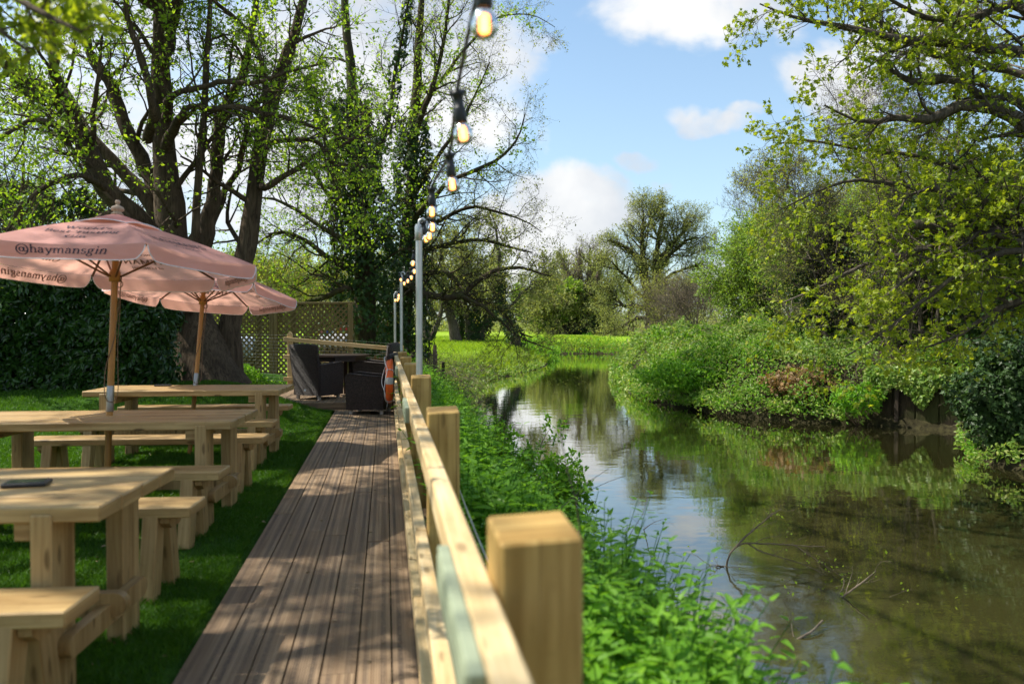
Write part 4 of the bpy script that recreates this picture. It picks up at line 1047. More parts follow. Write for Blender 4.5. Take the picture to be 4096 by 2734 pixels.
# the big many-stemmed willow behind the tables
W = [
 [(845, 1570, 13.7, .80), (835, 1510, .66), (800, 1400, .52), (745, 1240, .42), (705, 1080, 13.5, .36), (682, 900, .31), (668, 640, .235), (662, 380, .19), (655, 120, 13.2, .155), (648, -150, .12), (640, -560, .05)],
 [(905, 1560, 13.9, .42), (915, 1440, .30), (925, 1330, .23), (945, 1200, 13.9, .20), (990, 980, .185), (1031, 745, .165), (1067, 506, .145), (1104, 350, .13), (1150, 220, .11), (1196, 85, .09), (1260, -180, .05)],
 [(735, 1230, 13.5, .34), (660, 1080, 13.2, .24), (557, 888, .205), (447, 775, 12.9, .195), (340, 598, .175), (238, 417, 12.5, .155), (101, 322, .13), (0, 190, 12, .10), (-150, 0, .06)],
 [(715, 1130, 13.5, .24), (660, 960, 13.6, .20), (600, 800, .15), (524, 704, .125), (381, 566, .10), (256, 357, 14, .08), (208, 208, .06), (170, 40, .04)],
 [(690, 950, 13.5, .22), (620, 727, 13.8, .16), (524, 566, .135), (470, 417, .115), (405, 298, .095), (357, 226, .085), (333, 119, .07), (300, -80, .045)],
 [(720, 1010, 13.4, .15), (778, 940, 13.2, .085), (793, 655, .072), (810, 447, .065), (830, 179, .055), (836, 0, .045), (845, -250, .03)],
 [(740, 1130, 13.7, .26), (800, 1000, 14, .20), (840, 900, .15), (864, 715, .13), (888, 536, .12), (930, 387, .105), (977, 298, .085), (1010, 160, .07), (1030, -60, .05)],
 [(835, 900, 14, .13), (895, 780, 14.3, .075), (941, 715, .065), (970, 596, .055), (1037, 477, .05), (1090, 300, .035)],
 [(668, 600, 13.4, .12), (735, 430, 12.6, .06), (830, 435, .055), (955, 430, .05), (1040, 455, .045), (1132, 470, .04), (1280, 518, .03), (1400, 560, .018)],
 [(665, 470, 13.3, .10), (700, 380, 12.6, .06), (834, 345, .055), (864, 327, .05), (1013, 332, .04), (1150, 290, .03), (1300, 250, .018)],
 [(960, 650, 14.2, .06), (1000, 440, 13.6, .058), (1050, 400, .055), (1054, 300, .052), (1025, 190, .048), (965, 95, .042), (850, 0, .035), (780, -100, .025)],
 [(1031, 745, 13.9, .075), (1073, 739, 13.5, .065), (1190, 673, .05), (1269, 620, .04), (1380, 575, .03), (1480, 500, .018)],
 [(1040, 700, 13.9, .06), (1080, 580, 14.2, .055), (1250, 560, .045), (1330, 650, .03), (1440, 720, .018)],
 [(640, 260, 13.2, .13), (690, 120, 13.5, .10), (710, 0, .085), (740, -250, .05)],
 [(590, 560, 13, .10), (610, 420, 12.4, .075), (570, 250, .06), (520, 100, .05), (500, -100, .03)],
 [(230, 400, 12.5, .09), (225, 260, 11.8, .075), (200, 100, .06), (180, -120, .04)],
 [(447, 775, 12.9, .07), (330, 700, 12, .05), (190, 740, .042), (80, 840, .034), (10, 960, .025), (-80, 1060, .015)],
 [(340, 598, 12.8, .07), (200, 490, 11.6, .05), (90, 500, .04), (-60, 590, .025)],
 [(560, 900, 13, .05), (330, 680, 12.4, .035), (250, 510, 12, .03), (150, 520, .02)],
]
limb1 = L4(W, 22, .2, rg); limb1[1][:] *= .86
# limbs reaching over the lawn towards the terrace (above the frame)
b0 = at(655, 100, 13.2); 
W2 = limbs([([b0, b0 + (.2, -2.2, 1.8), b0 + (.6, -4.8, 2.6), b0 + (1.0, -7.2, 2.7)], .13, .03),
            ([b0 + (-.2, -.1, .5), b0 + (-1.8, -2.6, 2.2), b0 + (-2.6, -5.0, 2.8), b0 + (-3.0, -7.6, 2.8)], .13, .03),
            ([b0 + (0, -.1, .9), b0 + (1.6, -1.6, 2.6), b0 + (3.0, -3.2, 3.4), b0 + (3.9, -4.6, 3.6)], .11, .025),
            ([b0 + (0, -.1, .2), b0 + (-2.6, -1.2, 1.7), b0 + (-5.0, -2.6, 2.5), b0 + (-7.0, -4.6, 2.7)], .11, .03)], 22, .3, rg)
W3 = limbs([([b0 + (0, -.2, .6), b0 + (-.6, -2.4, 2.3), b0 + (-1.2, -4.4, 2.9), b0 + (-1.6, -6.4, 3.1), b0 + (-1.4, -8.6, 3.2)], .12, .03),
            ([b0 + (0, -.1, .4), b0 + (.8, -1.2, 2.4), b0 + (1.2, -2.8, 3.2), b0 + (1.3, -4.6, 3.5)], .10, .03),
            ([b0 + (-.1, -.1, 1.2), b0 + (-1.4, -1.4, 3.2), b0 + (-2.6, -3.2, 4.0), b0 + (-3.8, -5.4, 4.4), b0 + (-4.6, -7.6, 4.5)], .11, .03),
            ([b0 + (.1, 0, 1.0), b0 + (.6, .4, 2.8), b0 + (1.6, .6, 4.0), b0 + (2.8, .2, 4.8)], .10, .03)], 22, .3, rg)
W4 = limbs([([b0 + (-.1, -.1, .3), b0 + (-1.2, -2.6, 2.0), b0 + (-2.0, -5.2, 2.6), b0 + (-2.2, -8.2, 2.6)], .12, .03),
            ([b0 + (-.1, -.1, .5), b0 + (-2.2, -2.2, 2.4), b0 + (-4.0, -4.6, 3.0), b0 + (-4.6, -7.4, 3.0)], .12, .03)], 22, .3, rg)
W2 = stack(W2, W3, W4)
w1 = grow(*W2, 18, (.8, 2.2), (.25, 1), (30, 75), .0, .18, .4, 8, .3, .03, rng=rg)
w2 = grow(*w1, 8, (.3, .9), (.2, 1), (30, 70), .0, .2, .5, 5, .4, .01, rng=rg)
main = stack(limb1, W2)
upper = (main[0][2:], main[1][2:])
s1 = grow(main[0], main[1], 8, (.9, 2.7), (.28, 1), (28, 62), .03, .16, .42, 9, .3, .055, rng=rg)
s2 = grow(*s1, 7, (.55, 1.5), (.2, 1), (28, 65), .03, .2, .5, 6, .35, .02, rng=rg)
s3 = grow(*s2, 5, (.25, .62), (.2, 1), (25, 65), .04, .24, .5, 4, .5, .008, rmin=.0035, rng=rg)
base = at(845, 1540, 13.7); base = np.array([base[0], base[1], float(ground_z(base[0], base[1]))])
tree('willow_tree', 'big many-stemmed willow with fissured trunk behind the parasols', 'tree', base,
     [(limb1[0], limb1[1], 14), (W2[0], W2[1], 10), (s1[0], s1[1], 6), (s2[0], s2[1], 4), (s3[0], s3[1], 3), (w1[0], w1[1], 5), (w2[0], w2[1], 3)],
     [lv(w2, 7, (.06, .11), RH, LF_NEW, 'leaves', rng=rg, upn=.5, spread=.05), lv(s3, 5, (.045, .088), RH, LF_NEW, rng=rg, spread=.025, upn=.3, t=(.35, 1), keep=.85), lv(s2, 2, (.045, .08), RH, LF_NEW, 'leaves', rng=rg, upn=.3)], BARK)
# the two ivy-clad alders beyond the trellis
rg = np.random.default_rng(8)
C1 = [
 [(1478, 1420, 23, .34), (1462, 1250, .30), (1448, 1000, .26), (1425, 700, .21), (1405, 400, .16), (1390, 100, .12), (1375, -250, .06)],
 [(1452, 1050, 23, .12), (1390, 880, .10), (1340, 720, .08), (1290, 520, .06), (1230, 300, .04)],
 [(1435, 800, 23, .10), (1500, 640, 22, .08), (1560, 450, .06), (1600, 200, .04), (1640, -50, .03)],
 [(1455, 1180, 23, .10), (1380, 1160, 22, .085), (1290, 1190, .07), (1180, 1225, .05), (1080, 1255, .035), (990, 1290, .02)],
 [(1452, 1090, 23, .10), (1340, 1040, 22, .08), (1230, 960, .06), (1120, 930, .045), (1010, 985, .025)],
 [(1450, 1000, 23, .09), (1330, 940, 21.5, .07), (1200, 850, .05), (1110, 800, .04), (1030, 790, .02)],
 [(1440, 900, 23, .08), (1330, 800, 22, .06), (1220, 640, .05), (1120, 520, .03)],
]
l1 = L4(C1, 18, .25, rg)
s1 = grow(*l1, 13, (1.0, 3.0), (.15, 1), (30, 70), .0, .2, .40, 9, .3, .045, rng=rg)
s2 = grow(*s1, 9, (.5, 1.5), (.15, 1), (30, 70), .02, .22, .5, 6, .35, .016, rng=rg)
s3 = grow(*s2, 6, (.22, .6), (.2, 1), (30, 65), .02, .25, .5, 4, .5, .007, rmin=.004, rng=rg)
b = at(1478, 1400, 23); b = np.array([b[0], b[1], float(ground_z(b[0], b[1])) - .05])
tree('alder_tree', 'tall ivy-clad tree with bright new leaves, left of the steel poles', 'tree', b,
     [(l1[0], l1[1], 9), (s1[0], s1[1], 5), (s2[0], s2[1], 3), (s3[0], s3[1], 3)],
     [lv(s3, 4, (.06, .115), RH, LF_NEW, rng=rg, upn=.3, keep=.34, spread=.05), ivy_wrap(l1[0][:1], l1[1][:1], 7000, (1.0, .0), (.09, .16), LF_IVY, rg, t=(0, .60)), ivy_wrap(l1[0][1:3], l1[1][1:3], 2200, (.26, .10), (.08, .13), LF_IVY, rg, 'ivy')], BARK_M)
C2 = [
 [(1606, 1420, 25, .32), (1612, 1250, .29), (1622, 1000, .24), (1645, 700, .19), (1665, 400, .15), (1680, 100, .11), (1700, -250, .05)],
 [(1655, 560, 25, .10), (1720, 380, 24, .08), (1770, 180, .06), (1800, -40, .04)],
 [(1618, 1120, 25, .14), (1694, 1171, 23, .115), (1780, 1182, .10), (1834, 1185, .095), (1890, 1148, .08), (1951, 1101, .068), (2003, 1078, .058), (2092, 1073, .045), (2152, 1092, .032), (2206, 1104, .018)],
 [(1618, 1090, 25, .12), (1694, 1090, 24, .09), (1790, 1098, .08), (1862, 1180, .07), (1947, 1204, .055), (2008, 1248, .045), (2068, 1320, .035), (2130, 1350, .02)],
 [(1630, 930, 25, .10), (1720, 800, 24, .075), (1800, 730, .065), (1880, 690, .06), (1961, 652, .05), (2031, 600, .04), (2074, 545, .03), (2100, 450, .016)],
 [(1630, 960, 25, .10), (1760, 880, 25.5, .07), (1880, 830, .055), (1990, 850, .04), (2090, 880, .025), (2170, 930, .012)],
 [(1622, 1000, 25, .10), (1760, 985, 24.5, .075), (1900, 960, .055), (2030, 985, .04), (2130, 1010, .02)],
 [(1640, 800, 25, .09), (1740, 640, 24.5, .065), (1830, 520, .05), (1900, 380, .035), (1960, 250, .02)],
 [(1660, 450, 25, .08), (1760, 330, 25.5, .06), (1860, 200, .045), (1980, 80, .03), (2120, 60, .016), (2220, 110, .01)],
 [(1834, 1185, 23, .06), (1910, 1215, 22.5, .05), (1990, 1270, .04), (2060, 1335, .03), (2130, 1370, .02), (2215, 1400, .01)],
]
l2 = L4(C2, 20, .3, rg)
s1 = grow(*l2, 14, (.9, 2.6), (.15, 1), (30, 72), .03, .2, .42, 9, .3, .04, rng=rg)
s2 = grow(*s1, 9, (.45, 1.3), (.15, 1), (30, 72), .03, .22, .5, 6, .35, .014, rng=rg)
s3 = grow(*s2, 6, (.2, .55), (.2, 1), (30, 65), .03, .25, .5, 4, .5, .007, rmin=.0033, rng=rg)
b = at(1606, 1400, 25); b = np.array([b[0], b[1], float(ground_z(b[0], b[1])) - .05])
tree('alder_tree', 'ivy-trunked tree with twiggy boughs reaching out over the river bend', 'tree', b,
     [(l2[0], l2[1], 9), (s1[0], s1[1], 5), (s2[0], s2[1], 3), (s3[0], s3[1], 3)],
     [lv(s3, 2, (.04, .08), RH, LF_OLI, rng=rg, keep=.7, upn=.35, spread=.04), ivy_wrap(l2[0][:1], l2[1][:1], 5200, (.75, .02), (.09, .16), LF_IVY, rg, t=(0, .56)),
      (lambda o, s=grow(l2[0][[1, 4, 7, 8]], l2[1][[1, 4, 7, 8]], 60, (.4, 1.2), (.1, .9), (40, 80), .03, .2, .2, 5, .4, .01, rng=rg): leaves_on(s[0], s[1], 12, (.06, .12), RH, 'spring_leaves', o, upn=.35, rng=rg), LF_NEW, 'spring_leaves')], BARK_M)
# the leafy spray that hangs into the upper corner close to the lens
rg = np.random.default_rng(3)
sp = L4([[(-700, -900, 4.2, .05), (-400, -420, 3.4, .03), (-150, -160, 3.0, .02), (120, 20, 2.7, .012), (330, 130, 2.6, .006)],
         [(-400, -420, 3.4, .025), (-180, -60, 3.1, .014), (20, 130, 2.9, .008), (120, 210, .005)],
         [(-150, -160, 3.0, .015), (150, -60, 2.8, .010), (360, 20, 2.7, .005)]], 14, .3, rg)
t1 = grow(*sp, 14, (.12, .36), (.35, 1), (30, 70), -.05, .2, .5, 5, .4, .004, rmin=.0012, rng=rg)
t2 = grow(*t1, 5, (.05, .13), (.2, 1), (30, 70), -.05, .2, .6, 4, .5, .002, rmin=.001, rng=rg)
# the tree it belongs to stands left of the lawn and shades the tables
tb_ = np.array([-8.6, 4.2, -.05]); e0 = at(-700, -900, 4.2)
tl = limbs([([tb_, tb_ + (.2, .1, 2.5), tb_ + (.5, .3, 5), tb_ + (.8, .8, 7.6), tb_ + (1.0, 1.0, 10.2)], .30, .05),
            ([tb_ + (.45, .3, 4.6), tb_ + (1.8, -.6, 5.2), (tb_ + (1.8, -.6, 5.2) + e0) / 2 + (0, 0, .3), e0], .10, .045),
            ([tb_ + (.5, .3, 5.2), tb_ + (2.0, 1.0, 7.0), tb_ + (3.6, 1.6, 8.2), tb_ + (4.8, 1.9, 8.8)], .12, .03),
            ([tb_ + (.6, .5, 6.0), tb_ + (1.6, 2.6, 7.4), tb_ + (2.6, 4.4, 8.2), tb_ + (3.2, 5.6, 8.5)], .12, .03),
            ([tb_ + (.5, .3, 5.6), tb_ + (2.0, -.6, 7.2), tb_ + (3.4, -1.4, 8.0), tb_ + (4.6, -2.0, 8.2)], .11, .03),
            ([tb_ + (.8, .8, 7.6), tb_ + (2.2, 1.4, 9.2), tb_ + (3.6, 1.4, 10.2)], .10, .03),
            ([tb_ + (.5, .3, 5.0), tb_ + (-1.2, 1.6, 7.0), tb_ + (-2.2, 3.2, 8.4)], .11, .03)], 18, .3, rg)
k1 = grow(tl[0][2:], tl[1][2:], 13, (.9, 2.1), (.2, 1), (30, 70), .03, .18, .4, 8, .3, .03, rng=rg)
k2 = grow(*k1, 8, (.35, .9), (.2, 1), (30, 70), .03, .2, .5, 5, .4, .01, rng=rg)
tree('overhanging_tree', 'yellow-green leafy bough, blurred, hanging in from a tree above the nearest table', 'tree', tb_,
     [(tl[0], tl[1], 10), (k1[0], k1[1], 5), (k2[0], k2[1], 3), (sp[0], sp[1], 7), (t1[0], t1[1], 4), (t2[0], t2[1], 3)], [lv(t2, 7, (.025, .05), RH, LF_YEL, rng=rg, upn=.45, spread=.01), lv(k2, 7, (.07, .13), RH, LF_NEW, 'leaves', rng=rg, upn=.5, spread=.05)], BARK)
# sycamore leaning over the water from the right
rg = np.random.default_rng(21)
S = [
 [(4600, 1750, 12.5, .42), (4520, 1300, .38), (4440, 950, .33), (4380, 600, .27), (4300, 250, .2), (4230, -100, .14), (4150, -500, .06)],
 [(4300, 360, 12.3, .13), (4096, 215, 11.8, .10), (3900, 190, .085), (3700, 175, .075), (3480, 130, .06), (3280, 95, .042), (3160, 60, .025), (3040, 15, .012)],
 [(4380, 640, 12.3, .16), (4180, 560, 11.6, .13), (4010, 450, .12), (3860, 420, .095), (3700, 470, .07), (3560, 470, .05), (3450, 485, .03), (3300, 420, .015)],
 [(4400, 720, 12.3, .13), (4096, 410, 11.8, .085), (3950, 395, .075), (3830, 330, .07), (3640, 330, .06), (3600, 290, .045), (3560, 280, .03)],
 [(4430, 980, 12.4, .17), (4190, 960, 11.4, .13), (4020, 900, .12), (3900, 850, .10), (3800, 780, .085), (3725, 750, .07)],
 [(4430, 1010, 12.4, .15), (4200, 985, 11.3, .12), (4050, 935, .11), (3900, 915, .10), (3750, 905, .09), (3632, 900, .08)],
 [(4430, 960, 12.4, .10), (4096, 920, 11.2, .07), (3850, 940, .055), (3650, 1010, .042), (3450, 1060, .032), (3300, 1140, .022), (3130, 1210, .012)],
 [(4460, 1080, 12.4, .09), (4100, 1000, 11, .06), (3900, 1055, .045), (3760, 1150, .035), (3640, 1240, .028), (3500, 1350, .018), (3380, 1425, .010)],
 [(4440, 1060, 12.4, .10), (4200, 1010, 11, .06), (4000, 940, .05), (3860, 960, .04), (3700, 1060, .03), (3560, 1170, .022), (3430, 1280, .010)],
 [(4330, 300, 12.3, .12), (4096, 20, 11.8, .08), (3960, 60, .07), (3850, 85, .06), (3700, 60, .045), (3560, 0, .03), (3450, -80, .015)],
 [(4350, 450, 12.3, .10), (4096, 300, 13, .075), (3850, 245, .065), (3650, 180, .05), (3480, 60, .035), (3350, -30, .015)],
 [(4420, 820, 12.3, .10), (4150, 720, 13, .07), (3900, 690, .055), (3650, 620, .045), (3400, 590, .03), (3200, 560, .018), (3080, 590, .01)],
 [(4440, 900, 12.3, .10), (4150, 830, 12.6, .07), (3850, 780, .055), (3600, 740, .045), (3400, 720, .03), (3240, 780, .018), (3120, 840, .01)],
 [(4480, 1150, 12.3, .09), (4200, 1180, 11.5, .06), (4000, 1230, .045), (3850, 1330, .03), (3700, 1390, .015)],
]
l3 = L4(S, 20, .25, rg); l3[1][1:] *= .85
s1 = grow(l3[0][1:], l3[1][1:], 16, (.6, 1.8), (.2, 1), (28, 66), .02, .18, .45, 8, .3, .03, rng=rg)
s2 = grow(*s1, 8, (.3, .85), (.2, 1), (28, 66), .02, .22, .5, 5, .35, .011, rng=rg)
s3 = grow(*s2, 4, (.12, .32), (.4, 1), (25, 60), .04, .2, .5, 4, .5, .005, rmin=.003, rng=rg)
b = at(4600, 1700, 12.5); b = np.array([b[0], b[1], float(ground_z(b[0], b[1])) - .1])
tree('sycamore_tree', 'sycamore with yellow-green new leaves leaning over the water, limbs sawn off', 'tree', b,
     [(l3[0], l3[1], 10), (s1[0], s1[1], 5), (s2[0], s2[1], 4), (s3[0], s3[1], 3)],
     [lv(s3, 4, (.04, .092), SYC, LF_YEL, rng=rg, t=(.6, 1), upn=.5, droop=.35, spread=.025, keep=.55), lv(s2, 2, (.04, .085), SYC, LF_YEL, 'leaves', rng=rg, t=(.5, 1), upn=.55, droop=.3, keep=.4)], BARK_G)
# ------------------------------------------------------------------ generated trees
def gen(name, label, cat, px_, d, top, width, bark, leaf, seed, n=(8, 9, 7, 5), lean=(0, 0), r0=.03, leafn=3, ls=(.07, .13), tpl=RH, group=None, keep=1.0, up=.06, low=.2, ivy=None, ang=(30, 65), stems=1, z=None, gx=None, depth=.8, tw=.5, leaf2=None):
    """a tree whose foot stands on the ground at distance d under image column px_; top: image row of its crown"""
    rg = np.random.default_rng(seed)
    b = at(px_, 1367, d); gz = float(ground_z(b[0], b[1])) if z is None else z; b = np.array([b[0], b[1], gz - .05])
    H = at(px_, top, d)[2] - gz; Wd = width * d / F_PX
    sp = []
    for k in range(stems):
        a = rg.uniform(0, 2 * pi); o = np.array([cos(a), sin(a), 0]) * (.06 * H * (k > 0)); sd = np.array([cos(a) * Wd * .5, sin(a) * Wd * .5 * depth, 0]) * (.55 if stems > 1 else .12)
        ln = np.array([lean[0], lean[1], 0]) * H
        sp.append(([b + o, b + o + sd * .25 + ln * .3 + [0, 0, H * .33], b + o + sd * .65 + ln * .7 + [0, 0, H * .66], b + o + sd + ln + [0, 0, H * rg.uniform(.88, .97)]], H * r0 * (1 if stems == 1 else .7), H * r0 * .12))
    l0 = limbs(sp, 16, .5, rg)
    L0 = Wd * .5
    s1 = grow(*l0, n[0], (L0 * .7, L0 * 1.15), (low, .97), ang, up, .13, .5, 10, .22, H * r0 * .5, shrink=.55, rng=rg)
    s1[0][:, :, 1] = s1[0][:, :1, 1] + (s1[0][:, :, 1] - s1[0][:, :1, 1]) * depth
    s2 = grow(*s1, n[1], (L0 * .28, L0 * .6), (.2, 1), (28, 65), up, .18, .5, 7, .3, H * r0 * .2, rng=rg, rmin=.004 * d / 30)
    s3 = grow(*s2, n[2], (L0 * .12, L0 * .3), (.2, 1), (28, 68), up, .22, .5, 5, .4, H * r0 * .08, rmin=.006 * d / 30, rng=rg)
    bt = [(l0[0], l0[1], 9), (s1[0], s1[1], 5), (s2[0], s2[1], 4), (s3[0], s3[1], 3)]; last = s3
    if n[3]:
        s4 = grow(*s3, n[3], (L0 * .05, L0 * .13), (.2, 1), (28, 70), up, .25, .6, 4, .5, H * r0 * .03, rmin=.0055 * d / 30, rng=rg); bt.append((s4[0], s4[1], 3)); last = s4
    sets = []
    if leaf is not None: sets.append(lv(last, leafn, ls, tpl, leaf, rng=rg, keep=keep, spread=.02 * Wd * .3, upn=.4))
    if leaf2 is not None: sets.append(lv(last, 1, ls, tpl, leaf2, 'leaves', rng=rg, keep=keep * .5, spread=.05, upn=.4))
    if ivy: sets.append(ivy_wrap(l0[0], l0[1], ivy[0], (ivy[1], ivy[1] * .4), ivy[2], LF_IVY, rg, t=(0, ivy[3])))
    return tree(name, label, cat, b, bt, sets, bark, group)
# behind the hedge, upper left
gen('dark_tree', 'dark twiggy tree behind the laurel hedge at the photo edge', 'tree', 60, 19, 520, 1100, BARK, LF_NEW, 31, (11, 9, 7, 3), leafn=2, ls=(.05, .09), group=None, low=.12, keep=.75)
gen('dark_tree', 'bare dark tree between the hedge and the leaning willow stem', 'tree', 430, 22, 560, 900, BARK, LF_NEW, 32, (11, 9, 7, 3), leafn=2, ls=(.05, .09), low=.12, keep=.5)
gen('holly_tree', 'dark evergreen standing behind the pink parasol finial', 'tree', 300, 24, 800, 620, BARK, LF_IVY, 33, (16, 10, 7, 0), leafn=9, ls=(.10, .18), tpl=IVY, low=.05)
gen('holly_tree', 'dark evergreen behind the laurel hedge at the far edge', 'tree', 20, 26, 830, 700, BARK, LF_IVY, 34, (16, 10, 7, 0), leafn=9, ls=(.10, .18), tpl=IVY, low=.05)
gen('meadow_bush', 'pale green hazy bush on the slope above the trellis top', 'bush', 1180, 42, 1200, 700, BARK_P, LF_OLI, 35, (14, 9, 6, 3), leafn=3, ls=(.09, .16), low=.05, stems=4)
gen('meadow_bush', 'green bush on the slope between willow and ivy tree', 'bush', 980, 55, 1180, 620, BARK_P, LF_WIL, 36, (14, 9, 6, 3), leafn=3, ls=(.11, .2), low=.05, stems=4)
# clump of leaning trunks on the meadow
rg = np.random.default_rng(44)
def clump(name, label, specs, seed, leaf, ns=(12, 8, 6), L=(2.0, 4.5), ls=(.12, .22), leafn=3, keep=.9, ivy=None, bark=BARK_G, group=None, foot=0):
    rg = np.random.default_rng(seed); l = L4(specs, 18, .3, rg)
    s1 = grow(*l, ns[0], L, (.35, 1), (30, 65), .04, .17, .42, 9, .3, .10, rng=rg)
    s2 = grow(*s1, ns[1], (L[0] * .4, L[1] * .45), (.15, 1), (30, 70), .03, .2, .5, 6, .35, .03, rmin=.008, rng=rg)
    s3 = grow(*s2, ns[2], (L[0] * .2, L[1] * .22), (.2, 1), (30, 68), .03, .22, .5, 4, .5, .012, rmin=.008, rng=rg)
    p = l[0][foot][0]; b = np.array([p[0], p[1], float(ground_z(p[0], p[1])) - .05])
    sets = [lv(s3, leafn, ls, RH, leaf, rng=rg, keep=keep, upn=.4, spread=.08)]
    if ivy: sets.append(ivy_wrap(l[0][ivy[3]], l[1][ivy[3]], ivy[0], (ivy[1], ivy[1] * .35), ivy[2], LF_IVY, rg, t=(0, ivy[4])))
    return tree(name, label, cat='tree', base=b, batches=[(l[0], l[1], 8), (s1[0], s1[1], 4), (s2[0], s2[1], 3), (s3[0], s3[1], 3)], leafsets=sets, bark=bark, group=group)
clump('meadow_tree', 'leaning trunk at the near edge of the meadow clump, beside the pole', [[(1712, 1368, 56, .30), (1702, 1310, .26), (1690, 1240, .22), (1672, 1120, .16), (1650, 980, .08)], [(1715, 1368, 56.5, .22), (1745, 1310, .18), (1765, 1240, .14), (1790, 1120, .08)]], 51, LF_FAR, group='trunks of the meadow clump')
clump('meadow_tree', 'stout meadow trunk leaning left with a rounded bole', [[(1828, 1370, 57, .46), (1812, 1310, .36), (1792, 1237, .32), (1783, 1180, .26), (1770, 1060, .18), (1760, 920, .08)], [(1795, 1240, 57, .18), (1830, 1150, .13), (1860, 1020, .07)]], 52, LF_FAR, group='trunks of the meadow clump')
clump('meadow_tree', 'upright ivy-dark trunk in the middle of the meadow clump', [[(1842, 1370, 60, .28), (1841, 1300, .25), (1840, 1200, .2), (1846, 1080, .15), (1850, 920, .07)]], 53, LF_FAR, ivy=(1400, .26, (.12, .2), slice(0, 1), .45), group='trunks of the meadow clump')
clump('meadow_tree', 'forked ivy trunk leaning away to the right in the meadow clump', [[(1882, 1374, 58, .40), (1880, 1320, .33), (1872, 1260, .26), (1855, 1200, .18), (1840, 1080, .1)], [(1905, 1374, 58, .36), (1930, 1325, .30), (1958, 1270, .26), (1985, 1200, .18), (2010, 1080, .1)], [(1893, 1374, 58, .34), (1897, 1300, .28), (1900, 1220, .22), (1905, 1080, .1)]], 54, LF_FAR, ivy=(2000, .26, (.12, .2), slice(1, 3), .5), group='trunks of the meadow clump')
clump('meadow_tree', 'single leaning tree nearest the river bend with ivy up its stem', [[(2062, 1388, 50, .40), (2050, 1345, .30), (2035, 1300, .25), (2010, 1230, .2), (1998, 1134, .16), (1990, 1020, .10), (1985, 900, .05)], [(2020, 1260, 50, .1), (2080, 1180, .08), (2150, 1130, .05), (2210, 1120, .03)]], 55, LF_FAR, ivy=(1400, .32, (.12, .2), slice(0, 1), .6), L=(1.4, 3.2))
# across the meadow
clump('ivy_tree', 'twiggy ivy-covered tree at the meadow edge, left of the oak', [[(2335, 1345, 95, .8), (2325, 1230, .6), (2322, 1150, .45), (2318, 1060, .25), (2316, 990, .08)], [(2385, 1345, 96, .7), (2385, 1230, .5), (2395, 1130, .4), (2400, 1060, .2), (2404, 1000, .08)], [(2335, 1260, 95, .4), (2300, 1170, .3), (2280, 1110, .2), (2262, 1060, .08)], [(2350, 1345, 95, .5), (2352, 1200, .4), (2358, 1080, .3), (2362, 990, .08)], [(2300, 1345, 94, .35), (2298, 1250, .28), (2290, 1180, .2), (2276, 1120, .08)]],
      56, LF_FAR, (16, 9, 6), (2.0, 4.5), (.14, .24), 1, .3, ivy=(11000, 1.7, (.30, .5), slice(0, 5), .55), bark=BARK_P)
clump('oak_tree', 'tall domed oak just coming into leaf across the meadow', [
 [(2613, 1345, 85, .85), (2606, 1240, .62), (2590, 1160, .52), (2575, 1110, .46), (2562, 1050, .34), (2530, 1010, .26), (2480, 975, .18), (2430, 960, .08)],
 [(2585, 1140, 85, .34), (2582, 1080, .30), (2570, 1000, .25), (2568, 920, .18), (2575, 855, .07)],
 [(2632, 1345, 86, .7), (2630, 1180, .45), (2622, 1070, .38), (2630, 1000, .30), (2640, 920, .22), (2655, 850, .07)],
 [(2628, 1110, 86, .3), (2660, 1040, .26), (2700, 1000, .22), (2750, 960, .15), (2800, 950, .06)],
 [(2622, 1060, 86, .3), (2680, 990, .24), (2730, 930, .16), (2765, 885, .06)],
 [(2600, 1200, 85, .28), (2560, 1180, .2), (2505, 1110, .14), (2460, 1060, .08), (2425, 1030, .05)],
 [(2610, 1243, 84, .3), (2560, 1228, .24), (2500, 1222, .2), (2468, 1195, .14), (2440, 1160, .06)],
 [(2590, 1268, 82, .22), (2545, 1272, .18), (2505, 1295, .13), (2460, 1318, .06)],
 [(2640, 1130, 86, .2), (2700, 1090, .16), (2760, 1070, .12), (2820, 1050, .05)],
 [(2640, 950, 86, .16), (2610, 900, .12), (2590, 850, .05)]], 57, LF_FAR, (17, 10, 7), (2.6, 5.4), (.11, .20), 3, .85, bark=BARK_M)
gen('thin_tree', 'thin bare sapling before the oak on the river bank', 'tree', 2735, 46, 1090, 190, BARK, LF_OLI, 61, (14, 8, 5, 0), leafn=2, ls=(.06, .1), r0=.012, low=.2, keep=.5)
gen('thin_tree', 'thin sapling with pale twigs beside the light green willow', 'tree', 2668, 48, 1130, 200, BARK, LF_OLI, 62, (14, 8, 5, 0), leafn=2, ls=(.06, .1), r0=.012, low=.2, keep=.5)
gen('bare_bush', 'tangle of pale bare twigs under the oak', 'bush', 2790, 44, 1190, 420, BARK_P, LF_DRY, 63, (16, 9, 6, 0), leafn=1, ls=(.05, .09), low=.05, stems=4, keep=.3)
gen('bare_bush', 'olive twiggy thicket at the foot of the oak', 'bush', 2560, 72, 1200, 460, BARK_P, LF_OLI, 64, (16, 9, 6, 0), leafn=2, ls=(.12, .2), low=.05, stems=4, keep=.8)
gen('green_bush', 'fresh green bush at the meadow edge left of the ivy tree', 'bush', 2215, 92, 1160, 200, BARK_P, LF_WIL, 65, (16, 9, 6, 0), leafn=5, ls=(.25, .42), low=.04, stems=4)
gen('green_bush', 'small fresh green tree right behind the river bend', 'bush', 2150, 100, 1200, 220, BARK_P, LF_WIL, 66, (16, 9, 6, 0), leafn=5, ls=(.25, .42), low=.04, stems=4)
gen('olive_bush', 'yellow-olive bush below the ivy tree', 'bush', 2262, 92, 1215, 330, BARK_P, LF_FAR, 67, (18, 9, 6, 0), leafn=4, ls=(.16, .3), low=.0, stems=6)
